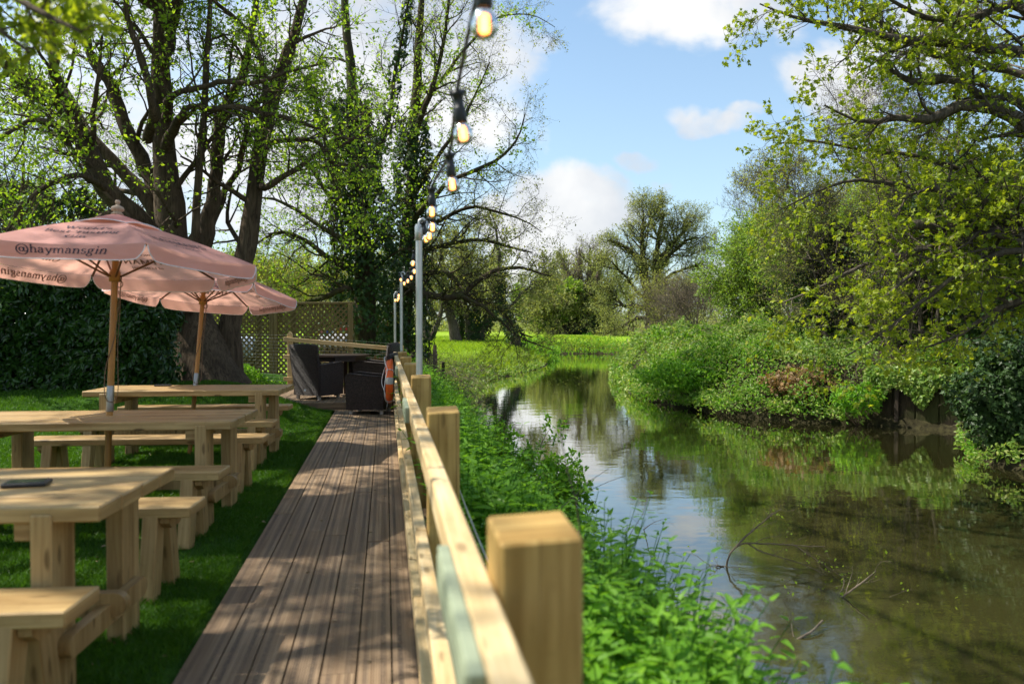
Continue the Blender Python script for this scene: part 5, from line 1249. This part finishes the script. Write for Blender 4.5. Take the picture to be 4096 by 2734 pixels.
# right bank wood
gen('willow_bush', 'big light green willow bush on the promontory', 'bush', 3090, 33, 985, 560, BARK_G, LF_WIL, 71, (14, 10, 8, 3), leafn=3, ls=(.06, .12), low=.06, stems=5, r0=.018)
gen('willow_bush', 'light green willow bush nearer the river wall', 'bush', 3290, 28, 960, 640, BARK_G, LF_WIL, 72, (14, 10, 8, 3), leafn=3, ls=(.06, .11), low=.06, stems=5, r0=.018)
gen('alder_tree', 'grey leafless tree rising above the willow bush against the sky', 'tree', 3060, 44, 700, 520, BARK_G, LF_DRY, 73, (13, 10, 8, 3), leafn=1, ls=(.05, .09), r0=.018, keep=.12)
gen('alder_tree', 'tall twiggy tree with few leaves on the right bank skyline', 'tree', 3420, 37, 400, 980, BARK, LF_OLI, 74, (14, 10, 8, 4), leafn=1, ls=(.06, .10), r0=.018, keep=.45)
gen('alder_tree', 'tall dark twiggy tree behind the sycamore limbs', 'tree', 3840, 30, 60, 1050, BARK, LF_OLI, 75, (14, 10, 8, 4), leafn=1, ls=(.06, .10), r0=.018, keep=.5, ivy=(5000, .5, (.1, .17), .6))
gen('evergreen_bush', 'dark evergreen thicket behind the river wall', 'bush', 3480, 25.5, 1030, 620, BARK, LF_IVY, 76, (18, 11, 8, 0), leafn=9, ls=(.07, .12), tpl=IVY, low=.04, stems=4, leaf2=LF_WIL)
gen('evergreen_bush', 'deep green evergreen thicket under the sycamore limbs', 'bush', 3830, 21.5, 920, 780, BARK, LF_IVY, 77, (18, 11, 8, 0), leafn=9, ls=(.07, .12), tpl=IVY, low=.04, stems=4, leaf2=LF_WIL)
gen('evergreen_bush', 'dark evergreen thicket at the right photo edge', 'bush', 4180, 18.5, 780, 800, BARK, LF_IVY, 78, (18, 11, 8, 0), leafn=9, ls=(.07, .12), tpl=IVY, low=.04, stems=4, leaf2=LF_WIL)
gen('elder_bush', 'mid green bush between the willow bushes', 'bush', 3200, 38, 780, 620, BARK_G, LF_OLI, 79, (15, 10, 7, 3), leafn=2, ls=(.07, .13), low=.06, stems=4, r0=.018, keep=.8)
gen('elder_bush', 'yellow-green bush above the river wall', 'bush', 3620, 27, 800, 600, BARK_G, LF_NEW, 80, (15, 10, 7, 3), leafn=2, ls=(.06, .10), low=.06, stems=4, r0=.018, keep=.8)
gen('yellow_bush', 'yellow-green leafy tree behind the drooping sycamore twigs', 'tree', 3360, 24, 640, 640, BARK_G, LF_OLI, 81, (15, 10, 7, 3), leafn=2, ls=(.05, .085), low=.06, stems=4, r0=.016, keep=.45)
gen('yellow_bush', 'yellow-green leafy tree above the evergreen thicket', 'tree', 3720, 20, 560, 700, BARK_G, LF_YEL, 82, (15, 10, 7, 3), leafn=2, ls=(.045, .08), low=.06, stems=4, r0=.016, keep=.4)
# the far-off wood behind the meadow: one mass
def far_wood():
    rg = np.random.default_rng(90); Vt = []; Qt = []; LP = []; LD = []; LN = []; LS = []; off = 0
    for k in range(60):
        x = -75 + 175 * (k + rg.uniform(-.3, .3)) / 60; y = rg.uniform(112, 150) + .0012 * x * x
        H = rg.uniform(7, 13) if k % 5 else rg.uniform(11, 15); W_ = H * rg.uniform(.6, .9); b = np.array([x, y, float(ground_z(x, y))])
        l0 = limbs([([b, b + [rg.normal() * .4, 0, H * .5], b + [rg.normal() * .8, rg.normal() * .5, H * .93]], .3, .04)], 10, .4, rg)
        s1 = grow(*l0, 16, (W_ * .4, W_ * .62), (.1, .97), (30, 62), .07, .14, .5, 6, .2, .12, rng=rg)
        s2 = grow(*s1, 8, (W_ * .14, W_ * .3), (.2, 1), (30, 66), .05, .2, .5, 4, .3, .05, rmin=.03, rng=rg)
        for P, Rr, sd in ((l0[0], l0[1], 6), (s1[0], s1[1], 3), (s2[0], s2[1], 3)):
            V, q = tubes_arrays(P, Rr, sd); Vt.append(V); Qt.append(q + off); off += len(V)
        n = 26; m = len(s2[0]); pi_ = np.repeat(np.arange(m), n); c = s2[0][pi_, rg.integers(0, 4, m * n)] + rg.normal(size=(m * n, 3)) * .28
        LP.append(c); LD.append(rg.normal(size=(m * n, 3))); LN.append(nrm(rg.normal(size=(m * n, 3)) * .6 + [0, 0, .5])); LS.append(rg.uniform(.2, .42, m * n) * (1 if k % 3 else .6))
    m_ = 60000; bx = rg.uniform(-80, 105, m_); by = rg.uniform(104, 122, m_) + .0012 * bx * bx; bz = ground_z(bx, by) + rg.uniform(size=m_) ** 1.2 * (2.2 + 1.6 * wob(bx * .35, by * .2))
    LP.append(np.stack([bx, by, bz], -1)); LD.append(rg.normal(size=(m_, 3))); LN.append(nrm(rg.normal(size=(m_, 3)) * .6 + [0, -.3, .5])); LS.append(rg.uniform(.25, .5, m_))
    o = link('far_wood', np_mesh('far_wood', np.concatenate(Vt), np.concatenate(Qt).ravel(), np.full(sum(len(q) for q in Qt), 4)), None, BARK_P)
    props(o, kind='stuff', label='far-off wood of budding trees behind the meadow')
    l = link('wood_leaves', leaf_mesh('wood_leaves', np.concatenate(LP), np.concatenate(LD), np.concatenate(LN), np.concatenate(LS), RH, rg), o, LF_FAR); l['kind'] = 'stuff'
far_wood()
# ------------------------------------------------------------------ laurel hedge
def hedge():
    rg = np.random.default_rng(14); x1 = at(625, 1400, 12.4)[0]; x0 = -13.5; y0 = 12.9; H = 2.05
    b = np.array([x0, y0, .15]); t = thing('laurel_hedge', 'clipped dark glossy laurel hedge along the back of the lawn', 'hedge', b)
    n = 30000; u = rg.uniform(size=n) ** .75; face = rg.uniform(size=n)
    x = x1 - (x1 - x0) * (1 - rg.uniform(size=n) ** .62) * .98; z = rg.uniform(.0, H, n); y = np.full(n, y0) + .0
    lump = .20 * wob(x * 2.3, z * 3.1) + .06 * wob(x * 6.1, z * 7)
    top = face > .86; end = (face > .76) & ~top
    P = np.stack([x, y0 - .12 - lump - .12 * rg.uniform(size=n) ** 2 + .05 * (z - 1), z + .15], -1); Nn = np.tile(np.array([0, -1.0, .45]), (n, 1))
    P[top, 2] = H + .15 + .10 * wob(x[top] * 2, x[top]) + rg.normal(size=top.sum()) * .04; P[top, 1] = y0 + rg.uniform(-.2, 1.0, top.sum()); Nn[top] = (0, -.2, 1)
    P[end, 0] = x1 + .10 + .12 * wob(z[end] * 3, rg.uniform(0, 3, end.sum())) + rg.uniform(-.1, .06, end.sum()); P[end, 1] = y0 + rg.uniform(-.2, 1.0, end.sum()); Nn[end] = (1, -.2, .4)
    D = nrm(np.array([0, -.45, -.55]) + rg.normal(size=(n, 3)) * .65); Nn = nrm(Nn + rg.normal(size=(n, 3)) * .5)
    link('foliage', leaf_mesh('foliage', P, D, Nn, rg.uniform(.075, .14, n), FOLD, rg, b), t, LF_LAU)
    m = m_plain('painted_inner_shade', (.006, .009, .004), .95, 0, .4, 9, .5)
    mb = MB(); mb.box((x1 - x0 - .1, .9, H - .05), T((x1 - x0) / 2 - .02, .5, (H - .05) / 2), .15); mb.build('dark_core', m, t)  # solid box added to block light; hedge's inner shade put into its near-black colour
hedge()
# ------------------------------------------------------------------ nettles and other plants of the near bank
def nettles(name, label, x, y, h, mat, seed, ls=(.05, .105), nodes=6, kind='stuff'):
    rg = np.random.default_rng(seed); n = len(x); z = ground_z(x, y); b = np.stack([x, y, z], -1)
    lean = rg.normal(size=(n, 2)) * .10; tip = b + np.stack([lean[:, 0] * h * 2, lean[:, 1] * h * 2, h], -1)
    P = np.stack([b, b * .5 + tip * .5 - np.stack([lean[:, 0] * h * .35, lean[:, 1] * h * .35, 0 * h], -1), tip], 1)
    st = tubes_arrays(P, np.tile(np.array([[.004, .0035, .002]]), (n, 1)), 3)
    Lp = []; Ld = []; Ln = []; Ls = []
    a0 = rg.uniform(0, 2 * pi, n)
    for k in range(nodes):
        f = 1 - (k / nodes) * .72
        for s in range(2):
            a = a0 + k * pi / 2 + s * pi + rg.normal(size=n) * .25
            o = np.stack([np.cos(a), np.sin(a), np.zeros(n)], -1); el = .35 - .8 * (k / nodes) + rg.normal(size=n) * .2
            d = o * np.cos(el)[:, None] + np.array([0, 0, 1.0]) * np.sin(el)[:, None]
            p = P[:, 1] + (P[:, 2] - P[:, 1]) * (2 * f - 1) if f > .5 else P[:, 0] + (P[:, 1] - P[:, 0]) * 2 * f
            Lp.append(p + o * .012); Ld.append(d); Ln.append(nrm(np.array([0, 0, 1.0]) * np.cos(el)[:, None] - o * np.sin(el)[:, None] + rg.normal(size=(n, 3)) * .2))
            Ls.append(rg.uniform(ls[0], ls[1], n) * (.42 + .62 * min(1, (k + .6) / 2.6)))
    pt = np.clip(rg.uniform(size=n) * .55 + .45 * (.5 + .5 * wob(x * 2.2, y * 1.6)), 0, 1)
    lf = leaf_mesh(name, np.concatenate(Lp), np.concatenate(Ld), np.concatenate(Ln), np.concatenate(Ls), NETT, rg)
    m_ = len(NETT[0]); rv = np.tile(pt, nodes * 2) * .62 + rg.uniform(size=n * nodes * 2) * .38; lf.attributes['rnd'].data.foreach_set('value', np.repeat(rv, m_).astype(np.float32))
    o = link(name, lf, None, mat); props(o, kind=kind, label=label)
    V, q = st; sm = link('stems', np_mesh('stems', V, q.ravel(), np.full(len(q), 4), rnd=np.zeros(len(V))), o, mat); sm['kind'] = 'stuff'
    return o
rg = np.random.default_rng(77)
n = 9500
y = .7 + rg.uniform(size=n) ** 1.15 * 18; x = .40 + rg.uniform(size=n) * 2.3
s_, sg_ = sdist(x, y); ok = (s_ > -.12) & ((x > .62) | (y > 4) | (rg.uniform(size=n) < .5)); x, y, s_ = x[ok], y[ok], s_[ok]
h = rg.uniform(.40, .76, len(x)) * (1 + .30 * wob(x * 1.9, y * 1.5)); h = h * np.where((y < 4.0) & (x < .9), .75, 1)
nettles('nettles', 'bed of bright green nettles on the bank outside the fence', x, y, h, LF_NET, 4, (.06, .115), 7)
n = 1500; y = .7 + rg.uniform(size=n) * 16; x = .40 + rg.uniform(size=n) * 2.1; s_, sg_ = sdist(x, y); ok = s_ > -.05
nettles('ground_elder', 'low broad-leaved ground cover between the nettles', x[ok], y[ok], rg.uniform(.15, .34, ok.sum()), LF_NET, 6, (.05, .10), 3)
# taller leafy shrubs at the water's edge
def shrub(px_, py_, d, H, W_, seed, label, leaf, ls=(.035, .07), n=(9, 8, 5)):
    rg = np.random.default_rng(seed); b = at(px_, py_, d); b = np.array([b[0], b[1], float(ground_z(b[0], b[1]))])
    l0 = limbs([([b, b + [rg.normal() * W_ * .2, rg.normal() * W_ * .2, H * .5], b + [rg.normal() * W_ * .5, rg.normal() * W_ * .4, H * rg.uniform(.8, 1.05)]], .012, .003) for _ in range(7)], 10, .8, rg)
    s1 = grow(*l0, n[0], (H * .18, H * .42), (.2, 1), (30, 60), .08, .18, .5, 6, .4, .006, rmin=.0015, rng=rg)
    s2 = grow(*s1, n[1], (H * .07, H * .16), (.2, 1), (30, 60), .06, .2, .6, 4, .5, .003, rmin=.0012, rng=rg)
    return tree('young_shrub', label, 'shrub', b, [(l0[0], l0[1], 5), (s1[0], s1[1], 4), (s2[0], s2[1], 3)], [lv(s2, n[2], ls, FOLD, leaf, 'foliage', rng=rg, upn=.5, spread=.01)], BARK)
shrub(2080, 1900, 8.6, 1.10, .55, 1, 'upright young shrub with serrated leaves at the water edge by the second post', LF_NET)
shrub(2185, 1960, 8.2, 1.12, .5, 2, 'tallest young shrub standing out against the water', LF_NET)
shrub(2270, 1990, 8.4, .95, .45, 3, 'dark stemmed young shrub farthest out over the water', LF_NET)
# ------------------------------------------------------------------ undergrowth
def undergrowth(name, label, n, sel, size, mat, tpl, seed, hmax, xr, yr, drape=0):
    rg = np.random.default_rng(seed); x = rg.uniform(*xr, n); y = rg.uniform(*yr, n); z, s, right = ground_z(x, y, True)
    ok = sel(x, y, s, right); x, y, z, s = x[ok], y[ok], z[ok], s[ok]; m = len(x)
    h = hmax * (.18 + .95 * np.clip(.5 + .62 * wob(x * .9 + 3, y * .8), 0, 1.2) ** 1.3) * (.4 + .75 * (.5 + .5 * wob(x * 3.3, y * 3.1)))
    f = rg.uniform(size=m) ** .55
    z = np.maximum(z, -.98) + h * f
    z = np.where(s < .45, np.maximum(z, -.98 + .32 * rg.uniform(size=m) ** .6 * (1 + .7 * wob(x * 2.7, y * 2.2))), z)
    out = nrm(np.stack([-.5 * np.ones(m), -.6 * np.ones(m), .8 * np.ones(m)], -1) + rg.normal(size=(m, 3)) * .55)
    D = nrm(rg.normal(size=(m, 3)) * .8 + np.array([-.2, -.2, -.25])); sz = rg.uniform(size[0], size[1], m) * np.clip(y / 22, .8, 1.8)
    o = link(name, leaf_mesh(name, np.stack([x, y, z], -1), D, out, sz, tpl, rg), None, mat); props(o, kind='stuff', label=label); return o
rgt = lambda lo, hi: (lambda x, y, s, r: r & (s > lo) & (s < hi) & (y > 10) & (y < 46) & (x < 24) & ~((s < .3) & (x > 11.3) & (y < 18.6)))
patch = lambda x, y, a: wob(x * .55 + a, y * .5 + a * 2)
undergrowth('bramble_bank', 'bright bramble and nettle growth along the opposite bank', 330000, lambda x, y, s, r: rgt(-.4, 7.0)(x, y, s, r) & (patch(x, y, 0) > -.35), (.075, .135), LF_BRA, FOLD, 101, 1.0, (3, 24), (10, 46))
undergrowth('green_bank_growth', 'fresh green leafy growth low on the opposite bank', 240000, lambda x, y, s, r: rgt(-.3, 5.0)(x, y, s, r) & (patch(x, y, 2.2) > -.1), (.08, .15), LF_NET, FOLD, 102, .85, (3, 24), (10, 46))
undergrowth('left_bank_growth', 'brambles and nettles along the far part of the left bank', 70000, lambda x, y, s, r: (~r) & (s > -.25) & (s < 1.4) & (y > 17.5) & (x > -9), (.06, .11), LF_BRA, FOLD, 103, .42, (-9, 9), (17.5, 60))
undergrowth('far_bank_growth', 'green growth along the bank at the river bend', 60000, lambda x, y, s, r: (~r) & (s > -.3) & (s < 2.0) & (y > 50), (.07, .13), LF_NET, FOLD, 104, .9, (2, 40), (50, 80))
undergrowth('trunk_foot_growth', 'leafy ground plants round the willow foot and trellis', 26000, lambda x, y, s, r: (x < -1.9) & (y > 14.6) & (y < 17.2) & ((x < -2.35) | (y > 17.15)), (.05, .10), LF_NET, FOLD, 105, .26, (-4.6, -1.2), (14.4, 17.3))
# pale dead stems hanging at the water line
def stems(name, label, n, xr, yr, sel, L, mat, seed, zoff=(.1, .6), r=.006, up=-.02):
    rg = np.random.default_rng(seed); x = rg.uniform(*xr, n * 6); y = rg.uniform(*yr, n * 6); z, s, right = ground_z(x, y, True); ok = sel(x, y, s, right)
    x, y, z = x[ok][:n], y[ok][:n], z[ok][:n]; m = len(x); K = 7; P = np.empty((m, K, 3)); c = np.stack([x, y, np.maximum(z, -.95) + rg.uniform(*zoff, m)], -1)
    d = nrm(rg.normal(size=(m, 3)) * [1, 1, .6]); ln = rg.uniform(*L, m)
    for k in range(K):
        P[:, k] = c; d = nrm(d + rg.normal(size=(m, 3)) * .22 + [0, 0, up]); c = c + d * (ln / K)[:, None]; c[:, 2] = np.maximum(c[:, 2], -1.02)
    V, q = tubes_arrays(P, np.linspace(r, r * .4, K)[None].repeat(m, 0), 3)
    return props(link(name, np_mesh(name, V, q.ravel(), np.full(len(q), 4)), None, mat), kind='stuff', label=label)
stems('dead_stems', 'pale dead bramble stems tangled along the left bank', 620, (-3, 5), (19, 36), lambda x, y, s, r: (~r) & (s > -.2) & (s < 1.6), (.6, 1.6), BARK_P, 111)
stems('bramble_stems', 'arching bramble stems on the opposite bank', 520, (3, 20), (12, 44), lambda x, y, s, r: r & (s > -.3) & (s < 4), (.6, 1.8), BARK_P, 112, (.2, 1.0), .005)
# bushes with a look of their own on the opposite bank
def mound(name, label, px_, py_, d, rad_, n, ls, tpl, mat, seed, cat='bush', stem=True, zc=0.0):
    rg = np.random.default_rng(seed); c = at(px_, py_, d); u, nn = scatter_cloud(n, c, rad_, rg, .5)
    D = nrm(nn * .3 + rg.normal(size=(n, 3)) * .7 + [0, 0, -.4]); Nn = nrm(nn + [0, 0, .5] + rg.normal(size=(n, 3)) * .45)
    gz = float(ground_z(c[0], c[1])); b = np.array([c[0], c[1], max(gz, -1.0)]); t = thing(name, label, cat, b)
    link('foliage', leaf_mesh('foliage', u, D, Nn, rg.uniform(ls[0], ls[1], n), tpl, rg, b), t, mat)
    k = 14; l0 = limbs([([b, (b + u[i]) / 2 + rg.normal(size=3) * .08, u[i]], .015, .004) for i in rg.integers(0, n, k)], 8, .5, rg)
    link('stems', tubes_mesh('stems', [(l0[0], l0[1], 5)], b), t, BARK); return t
mound('bronze_bush', 'bronze-red leaved bush hanging over the bank left of the river wall', 3230, 1530, 20.6, (1.2, .7, .42), 1500, (.06, .12), SYC, LF_RED, 121)
mound('bronze_bush', 'small reddish shoots above the bramble bank', 3105, 1425, 23.5, (.5, .4, .30), 700, (.06, .12), FOLD, LF_RED, 122)
mound('fern_bush', 'fresh green leafy bush low against the river wall', 3430, 1590, 19.2, (.62, .4, .36), 700, (.09, .16), FOLD, LF_NET, 123)
mound('cow_parsley', 'bright green clump bulging over the promontory water line', 2760, 1500, 23.4, (1.7, .8, .42), 4200, (.08, .14), FOLD, LF_NET, 124, 'plant')
mound('ivy_bush', 'glossy ivy bush hanging into the water at the right photo edge', 4090, 1610, 13.8, (1.05, .9, 1.02), 15000, (.06, .115), IVY, LF_IVY, 125)
mound('ivy_bush', 'upper ivy mass above the hanging ivy bush', 4150, 1430, 14.6, (1.1, .9, .75), 9000, (.06, .115), IVY, LF_IVY, 126)
mound('blossom_bush', 'sprig of pale pink blossom over the far bank', 2570, 1372, 52, (1.0, .6, .5), 260, (.08, .15), RH, LF_PNK, 127)
# ------------------------------------------------------------------ fallen branches in the water
def wpts(lst): return [tuple(gp(a, b, z)) for a, b, z in lst]
def fallen(name, label, specs, seed, leafy=True, K=14, ngrow=6):
    rg = np.random.default_rng(seed); l = limbs(specs, K, .6, rg); b = specs[0][0][0]
    s1 = grow(*l, ngrow, (.15, .5), (.3, 1), (25, 60), .02, .22, .5, 6, .4, .005, rmin=.0016, rng=rg)
    s2 = grow(*s1, 3, (.06, .18), (.3, 1), (25, 60), .05, .2, .6, 4, .5, .003, rmin=.0012, rng=rg)
    t = thing(name, label, 'branch', b); link('stem', tubes_mesh('stem', [(l[0], l[1], 7), (s1[0], s1[1], 4), (s2[0], s2[1], 3)], b), t, BARK_P)
    if leafy: link('leaves', leaves_on(s2[0], s2[1], 2, (.02, .042), RH, 'leaves', b, keep=.5, rng=rg), t, LF_NEW)
A0 = gp(2905, 2268, -1.02)
def off(px_, py_, d): return at(px_, py_, d)
d0 = 8.0
fallen('fallen_branch', 'arched leafy branch rising from the water beside the nettles', [
  ([A0, off(2925, 2210, d0), off(2965, 2175, d0), off(3070, 2172, d0 - .1), off(3180, 2180, d0 - .2), off(3300, 2185, d0 - .3)], .011, .004),
  ([off(2945, 2182, d0), off(3000, 2130, d0), off(3070, 2070, d0), off(3125, 2035, d0)], .012, .004),
  ([off(2990, 2172, d0), off(3060, 2210, d0 - .1), off(3200, 2250, d0 - .2), off(3310, 2300, d0 - .3)], .008, .003),
  ([off(3180, 2180, d0 - .2), off(3270, 2240, d0 - .3), off(3360, 2300, d0 - .4)], .007, .003),
  ([A0, off(2880, 2262, d0), off(2862, 2264, d0)], .012, .004)], 131)
d1 = 7.1
fallen('fallen_branch', 'tangle of drowned dark twigs farther out in the water', [
  ([gp(3260, 2440, -1.02), off(3330, 2410, d1), off(3420, 2350, d1), off(3505, 2283, d1)], .015, .006),
  ([gp(3330, 2420, -1.02), off(3400, 2450, d1 - .1), off(3520, 2470, d1 - .1), off(3620, 2455, d1 - .1), off(3720, 2425, d1)], .012, .004),
  ([gp(3350, 2440, -1.02), off(3390, 2500, d1 - .2), off(3420, 2545, d1 - .3)], .008, .003),
  ([off(3560, 2465, d1 - .1), off(3660, 2500, d1 - .2), off(3740, 2560, d1 - .3)], .007, .003),
  ([off(3440, 2440, d1), off(3500, 2400, d1), off(3620, 2410, d1), off(3700, 2470, d1)], .006, .003),
  ([gp(3000, 2390, -1.02), off(3080, 2430, 7.2), off(3140, 2480, 7.0)], .008, .003)], 132)
fallen('reed_stem', 'single pale bent stick standing out of the ripples', [([gp(3040, 2632, -1.02), off(3130, 2590, 6.1), off(3220, 2540, 6.2), off(3290, 2480, 6.4)], .014, .009)], 133, False, 12, 1)
fallen('reed_stem', 'thin dry twig by the nettles against the blue reflection', [([gp(2575, 2115, -1.0), off(2620, 2085, 8.8), off(2680, 2070, 8.8)], .006, .002)], 134, False, 10, 3)
# ivy trailing over the river wall
def wall_ivy():
    rg = np.random.default_rng(140); n = 8200; a = np.array([wA[0], wA[1]]); b_ = np.array([wB[0], wB[1]]); u = rg.uniform(-.05, 1.05, n)
    nx = np.array([(b_ - a)[1], -(b_ - a)[0]]); nx = nx / np.linalg.norm(nx)
    dep = rg.uniform(size=n) ** 1.6 * (.25 + .60 * (.5 + .5 * wob(u * 9, u * 4)))
    p = a + (b_ - a) * u[:, None] + nx * (-.22 + rg.uniform(0, .16, n))[:, None] - nx * (rg.uniform(0, .7, n) * (dep < .12))[:, None]
    P = np.stack([p[:, 0], p[:, 1], .30 + rg.uniform(0, .16, n) - dep], -1); o = np.array([nx[0], nx[1], 0])
    t = thing('trailing_ivy', 'ivy and weeds trailing over the top of the river wall', 'ivy', (a[0], a[1], .2))
    link('foliage', leaf_mesh('foliage', P, nrm(rg.normal(size=(n, 3)) * .6 + [0, 0, -.7]), nrm(o + [0, 0, .5] + rg.normal(size=(n, 3)) * .5), rg.uniform(.06, .12, n), IVY, rg, (a[0], a[1], .2)), t, LF_BRA)
wall_ivy()

# taller broad-leaved weeds and grass tufts among the nettles
rg = np.random.default_rng(201)
n = 200; y = 1.6 + rg.uniform(size=n) * 14; x = .72 + rg.uniform(size=n) * .7; s_, _q = sdist(x, y); ok = s_ > -.02
nettles('hogweed', 'larger leaved weeds standing among the nettles', x[ok], y[ok], rg.uniform(.4, .7, ok.sum()), LF_NET, 7, (.08, .14), 4)
n = 9000; cx = .75 + rg.uniform(size=170) * 1.1; cy_ = .9 + rg.uniform(size=170) * 15; k = rg.integers(0, 170, n); x = cx[k] + rg.normal(size=n) * .05; y = cy_[k] + rg.normal(size=n) * .05
blades('bank_grass', x, y, ground_z(x, y), rg.uniform(.2, .6, n), np.full(n, .007), GRASS_M, 'tufts of long grass between the nettles', .35)
stems('dry_stems', 'dry dead stems lying through the nettles', 90, (.45, 1.9), (1.2, 14), lambda x, y, s, r: (~r) & (s > -.1), (.4, 1.1), BARK_P, 202, (.15, .6), .004, .0)
# last year's leaves and twig litter on the deck and lawn
n = 420; x = np.concatenate([rg.uniform(-.84, .12, 120), -.86 - rg.uniform(size=300) ** 1.5 * 4]); y = np.concatenate([rg.uniform(1.0, 13.5, 120), rg.uniform(1.2, 13, 300)])
z = np.where(x > -.846, .003, ground_z(x, y) + .02)
q = leaf_mesh('leaf_litter', np.stack([x, y, z], -1), rg.normal(size=(n, 3)) * [1, 1, .15], nrm(rg.normal(size=(n, 3)) * .25 + [0, 0, 1]), rg.uniform(.012, .040, n), FOLD, rg)
props(link('leaf_litter', q, None, LF_DRY), kind='stuff', label='scattered dry leaves on the deck and lawn')
# ------------------------------------------------------------------ sky with clouds, sun, camera
SUN_EL, SUN_AZ = rad(54), rad(-72)      # azimuth measured from +Y towards +X
w = bpy.data.worlds.new('World'); SC.world = w; w.use_nodes = True
n = N('', w)
sky = n.n('ShaderNodeTexSky', sky_type='NISHITA', sun_disc=False, sun_elevation=SUN_EL, sun_rotation=SUN_AZ, altitude=50, air_density=1.0, dust_density=1.2, ozone_density=1.6).outputs[0]
gen_ = n.n('ShaderNodeTexCoord').outputs['Generated']
sep = n.n('ShaderNodeSeparateXYZ', {'Vector': gen_})
yy = n.math('MAXIMUM', n.math('ABSOLUTE', sep.outputs[1]), .15)
uvw = n.n('ShaderNodeCombineXYZ', {0: n.math('DIVIDE', sep.outputs[0], yy), 1: n.math('DIVIDE', sep.outputs[2], yy), 2: sep.outputs[1]}).outputs[0]
warp = n.noise(uvw, 3.2, 5, .6, out='Color')
wv = n.vmath('ADD', uvw, n.n('ShaderNodeVectorMath', {0: n.vmath('SUBTRACT', warp, (.5, .5, .5)), 'Scale': .16}, operation='SCALE').outputs[0])
def dirc(px_, py_):
    v = FW + (px_ - 2048) / F_PX * RT - (py_ - 1367) / F_PX * UP; return (v[0] / v[1], v[2] / v[1])
acc = None
for (cx, cy, rx, ry, st) in ((2760, 60, 480, 170, 1.0), (2480, 20, 180, 110, .9), (2330, 800, 330, 150, 1.15), (2180, 960, 330, 130, 1.0), (2050, 880, 200, 120, .9), (2500, 720, 100, 60, .8),
                            (2840, 470, 200, 60, .82), (2960, 430, 110, 45, .72), (2600, 650, 100, 45, .75), (3120, 420, 120, 60, .62), (2700, 720, 60, 25, .6), (1900, 330, 300, 300, 1.0), (1500, 300, 600, 500, .95), (900, 700, 700, 330, 1.0), (300, 300, 500, 500, .8),
                            (3330, 330, 330, 190, 1.0), (3700, 120, 400, 200, .8), (3000, 1060, 500, 60, .6), (2150, 200, 130, 90, .6), (2230, 560, 60, 90, .6), (1950, 1100, 500, 90, .8), (3600, 800, 300, 300, .6)):
    ux, uy = dirc(cx, cy); d = n.vmath('SUBTRACT', wv, (ux, uy, 0))
    d = n.vmath('MULTIPLY', d, (F_PX / rx / 1.22, F_PX / ry / 1.22, 0)); l = n.vmath('LENGTH', d)
    m = n.math('MULTIPLY', n.map(l, .35, 1.25, 1, 0, True), st)
    acc = m if acc is None else n.math('MAXIMUM', acc, m)
front = n.map(sep.outputs[1], .05, .3)
fb = n.noise(gen_, 3.0, 6, .55)
acc = n.math('ADD', n.math('MULTIPLY', acc, front), n.math('MULTIPLY', n.math('SUBTRACT', 1.0, front), n.map(fb, .40, .62)))
det = n.noise(n.n('ShaderNodeMapping', {'Vector': uvw, 'Scale': (1, 1.5, 1)}).outputs[0], 7.5, 8, .58, .3)
cl = n.map(n.math('ADD', acc, n.math('MULTIPLY', n.math('SUBTRACT', det, .5), 1.6)), .31, 1.02, 0, 1, True)
low = n.noise(n.n('ShaderNodeMapping', {'Vector': uvw, 'Location': (.03, .06, 0)}).outputs[0], 5.0, 5, .55)
ccol = n.mix(n.map(low, .36, .64), (3.4, 3.6, 3.9), (5.1, 5.05, 4.95))
hz = n.map(sep.outputs[2], .0, .50, 1, .25, True)
skyc = n.mix(1.0, sky, (.90, 1.03, 1.02), 'MULTIPLY')
skyc = n.mix(n.math('MULTIPLY', hz, .34), skyc, (3.9, 4.5, 5.0))
c = n.mix(n.math('MULTIPLY', cl, .95), skyc, ccol)
bg = n.n('ShaderNodeBackground', {'Color': c, 'Strength': .125}).outputs[0]
o = n.n('ShaderNodeOutputWorld'); n.l(bg, o.inputs['Surface'])
sd = bpy.data.lights.new('sun', 'SUN'); sd.energy = 5.0; sd.angle = rad(.53); sd.color = (1.0, .94, .83)
so = bpy.data.objects.new('sun', sd); COL.objects.link(so)
dv = Vector((sin(SUN_AZ) * cos(SUN_EL), cos(SUN_AZ) * cos(SUN_EL), sin(SUN_EL)))
so.rotation_euler = dv.to_track_quat('Z', 'Y').to_euler(); so.location = dv * 60
cd = bpy.data.cameras.new('camera'); co = bpy.data.objects.new('camera', cd); COL.objects.link(co)
cd.sensor_width = 36; cd.lens = F_PX / 4096 * 36; cd.clip_start = .05; cd.clip_end = 6000
Mx = Matrix(((RT[0], UP[0], -FW[0], EYE[0]), (RT[1], UP[1], -FW[1], EYE[1]), (RT[2], UP[2], -FW[2], EYE[2]), (0, 0, 0, 1)))
co.matrix_world = Mx
cd.dof.use_dof = True; cd.dof.focus_distance = 15.0; cd.dof.aperture_fstop = 2.2
SC.camera = co
vs = SC.view_settings; vs.view_transform = 'Standard'; vs.look = 'None'; vs.exposure = 0.76; vs.gamma = 1.0
cy = SC.cycles; cy.use_denoising = True; cy.max_bounces = 8; cy.diffuse_bounces = 3; cy.glossy_bounces = 3; cy.transmission_bounces = 5; cy.transparent_max_bounces = 8
cy.sample_clamp_indirect = 6.0; cy.use_adaptive_sampling = True; cy.adaptive_threshold = .02
SC.render.use_persistent_data = False
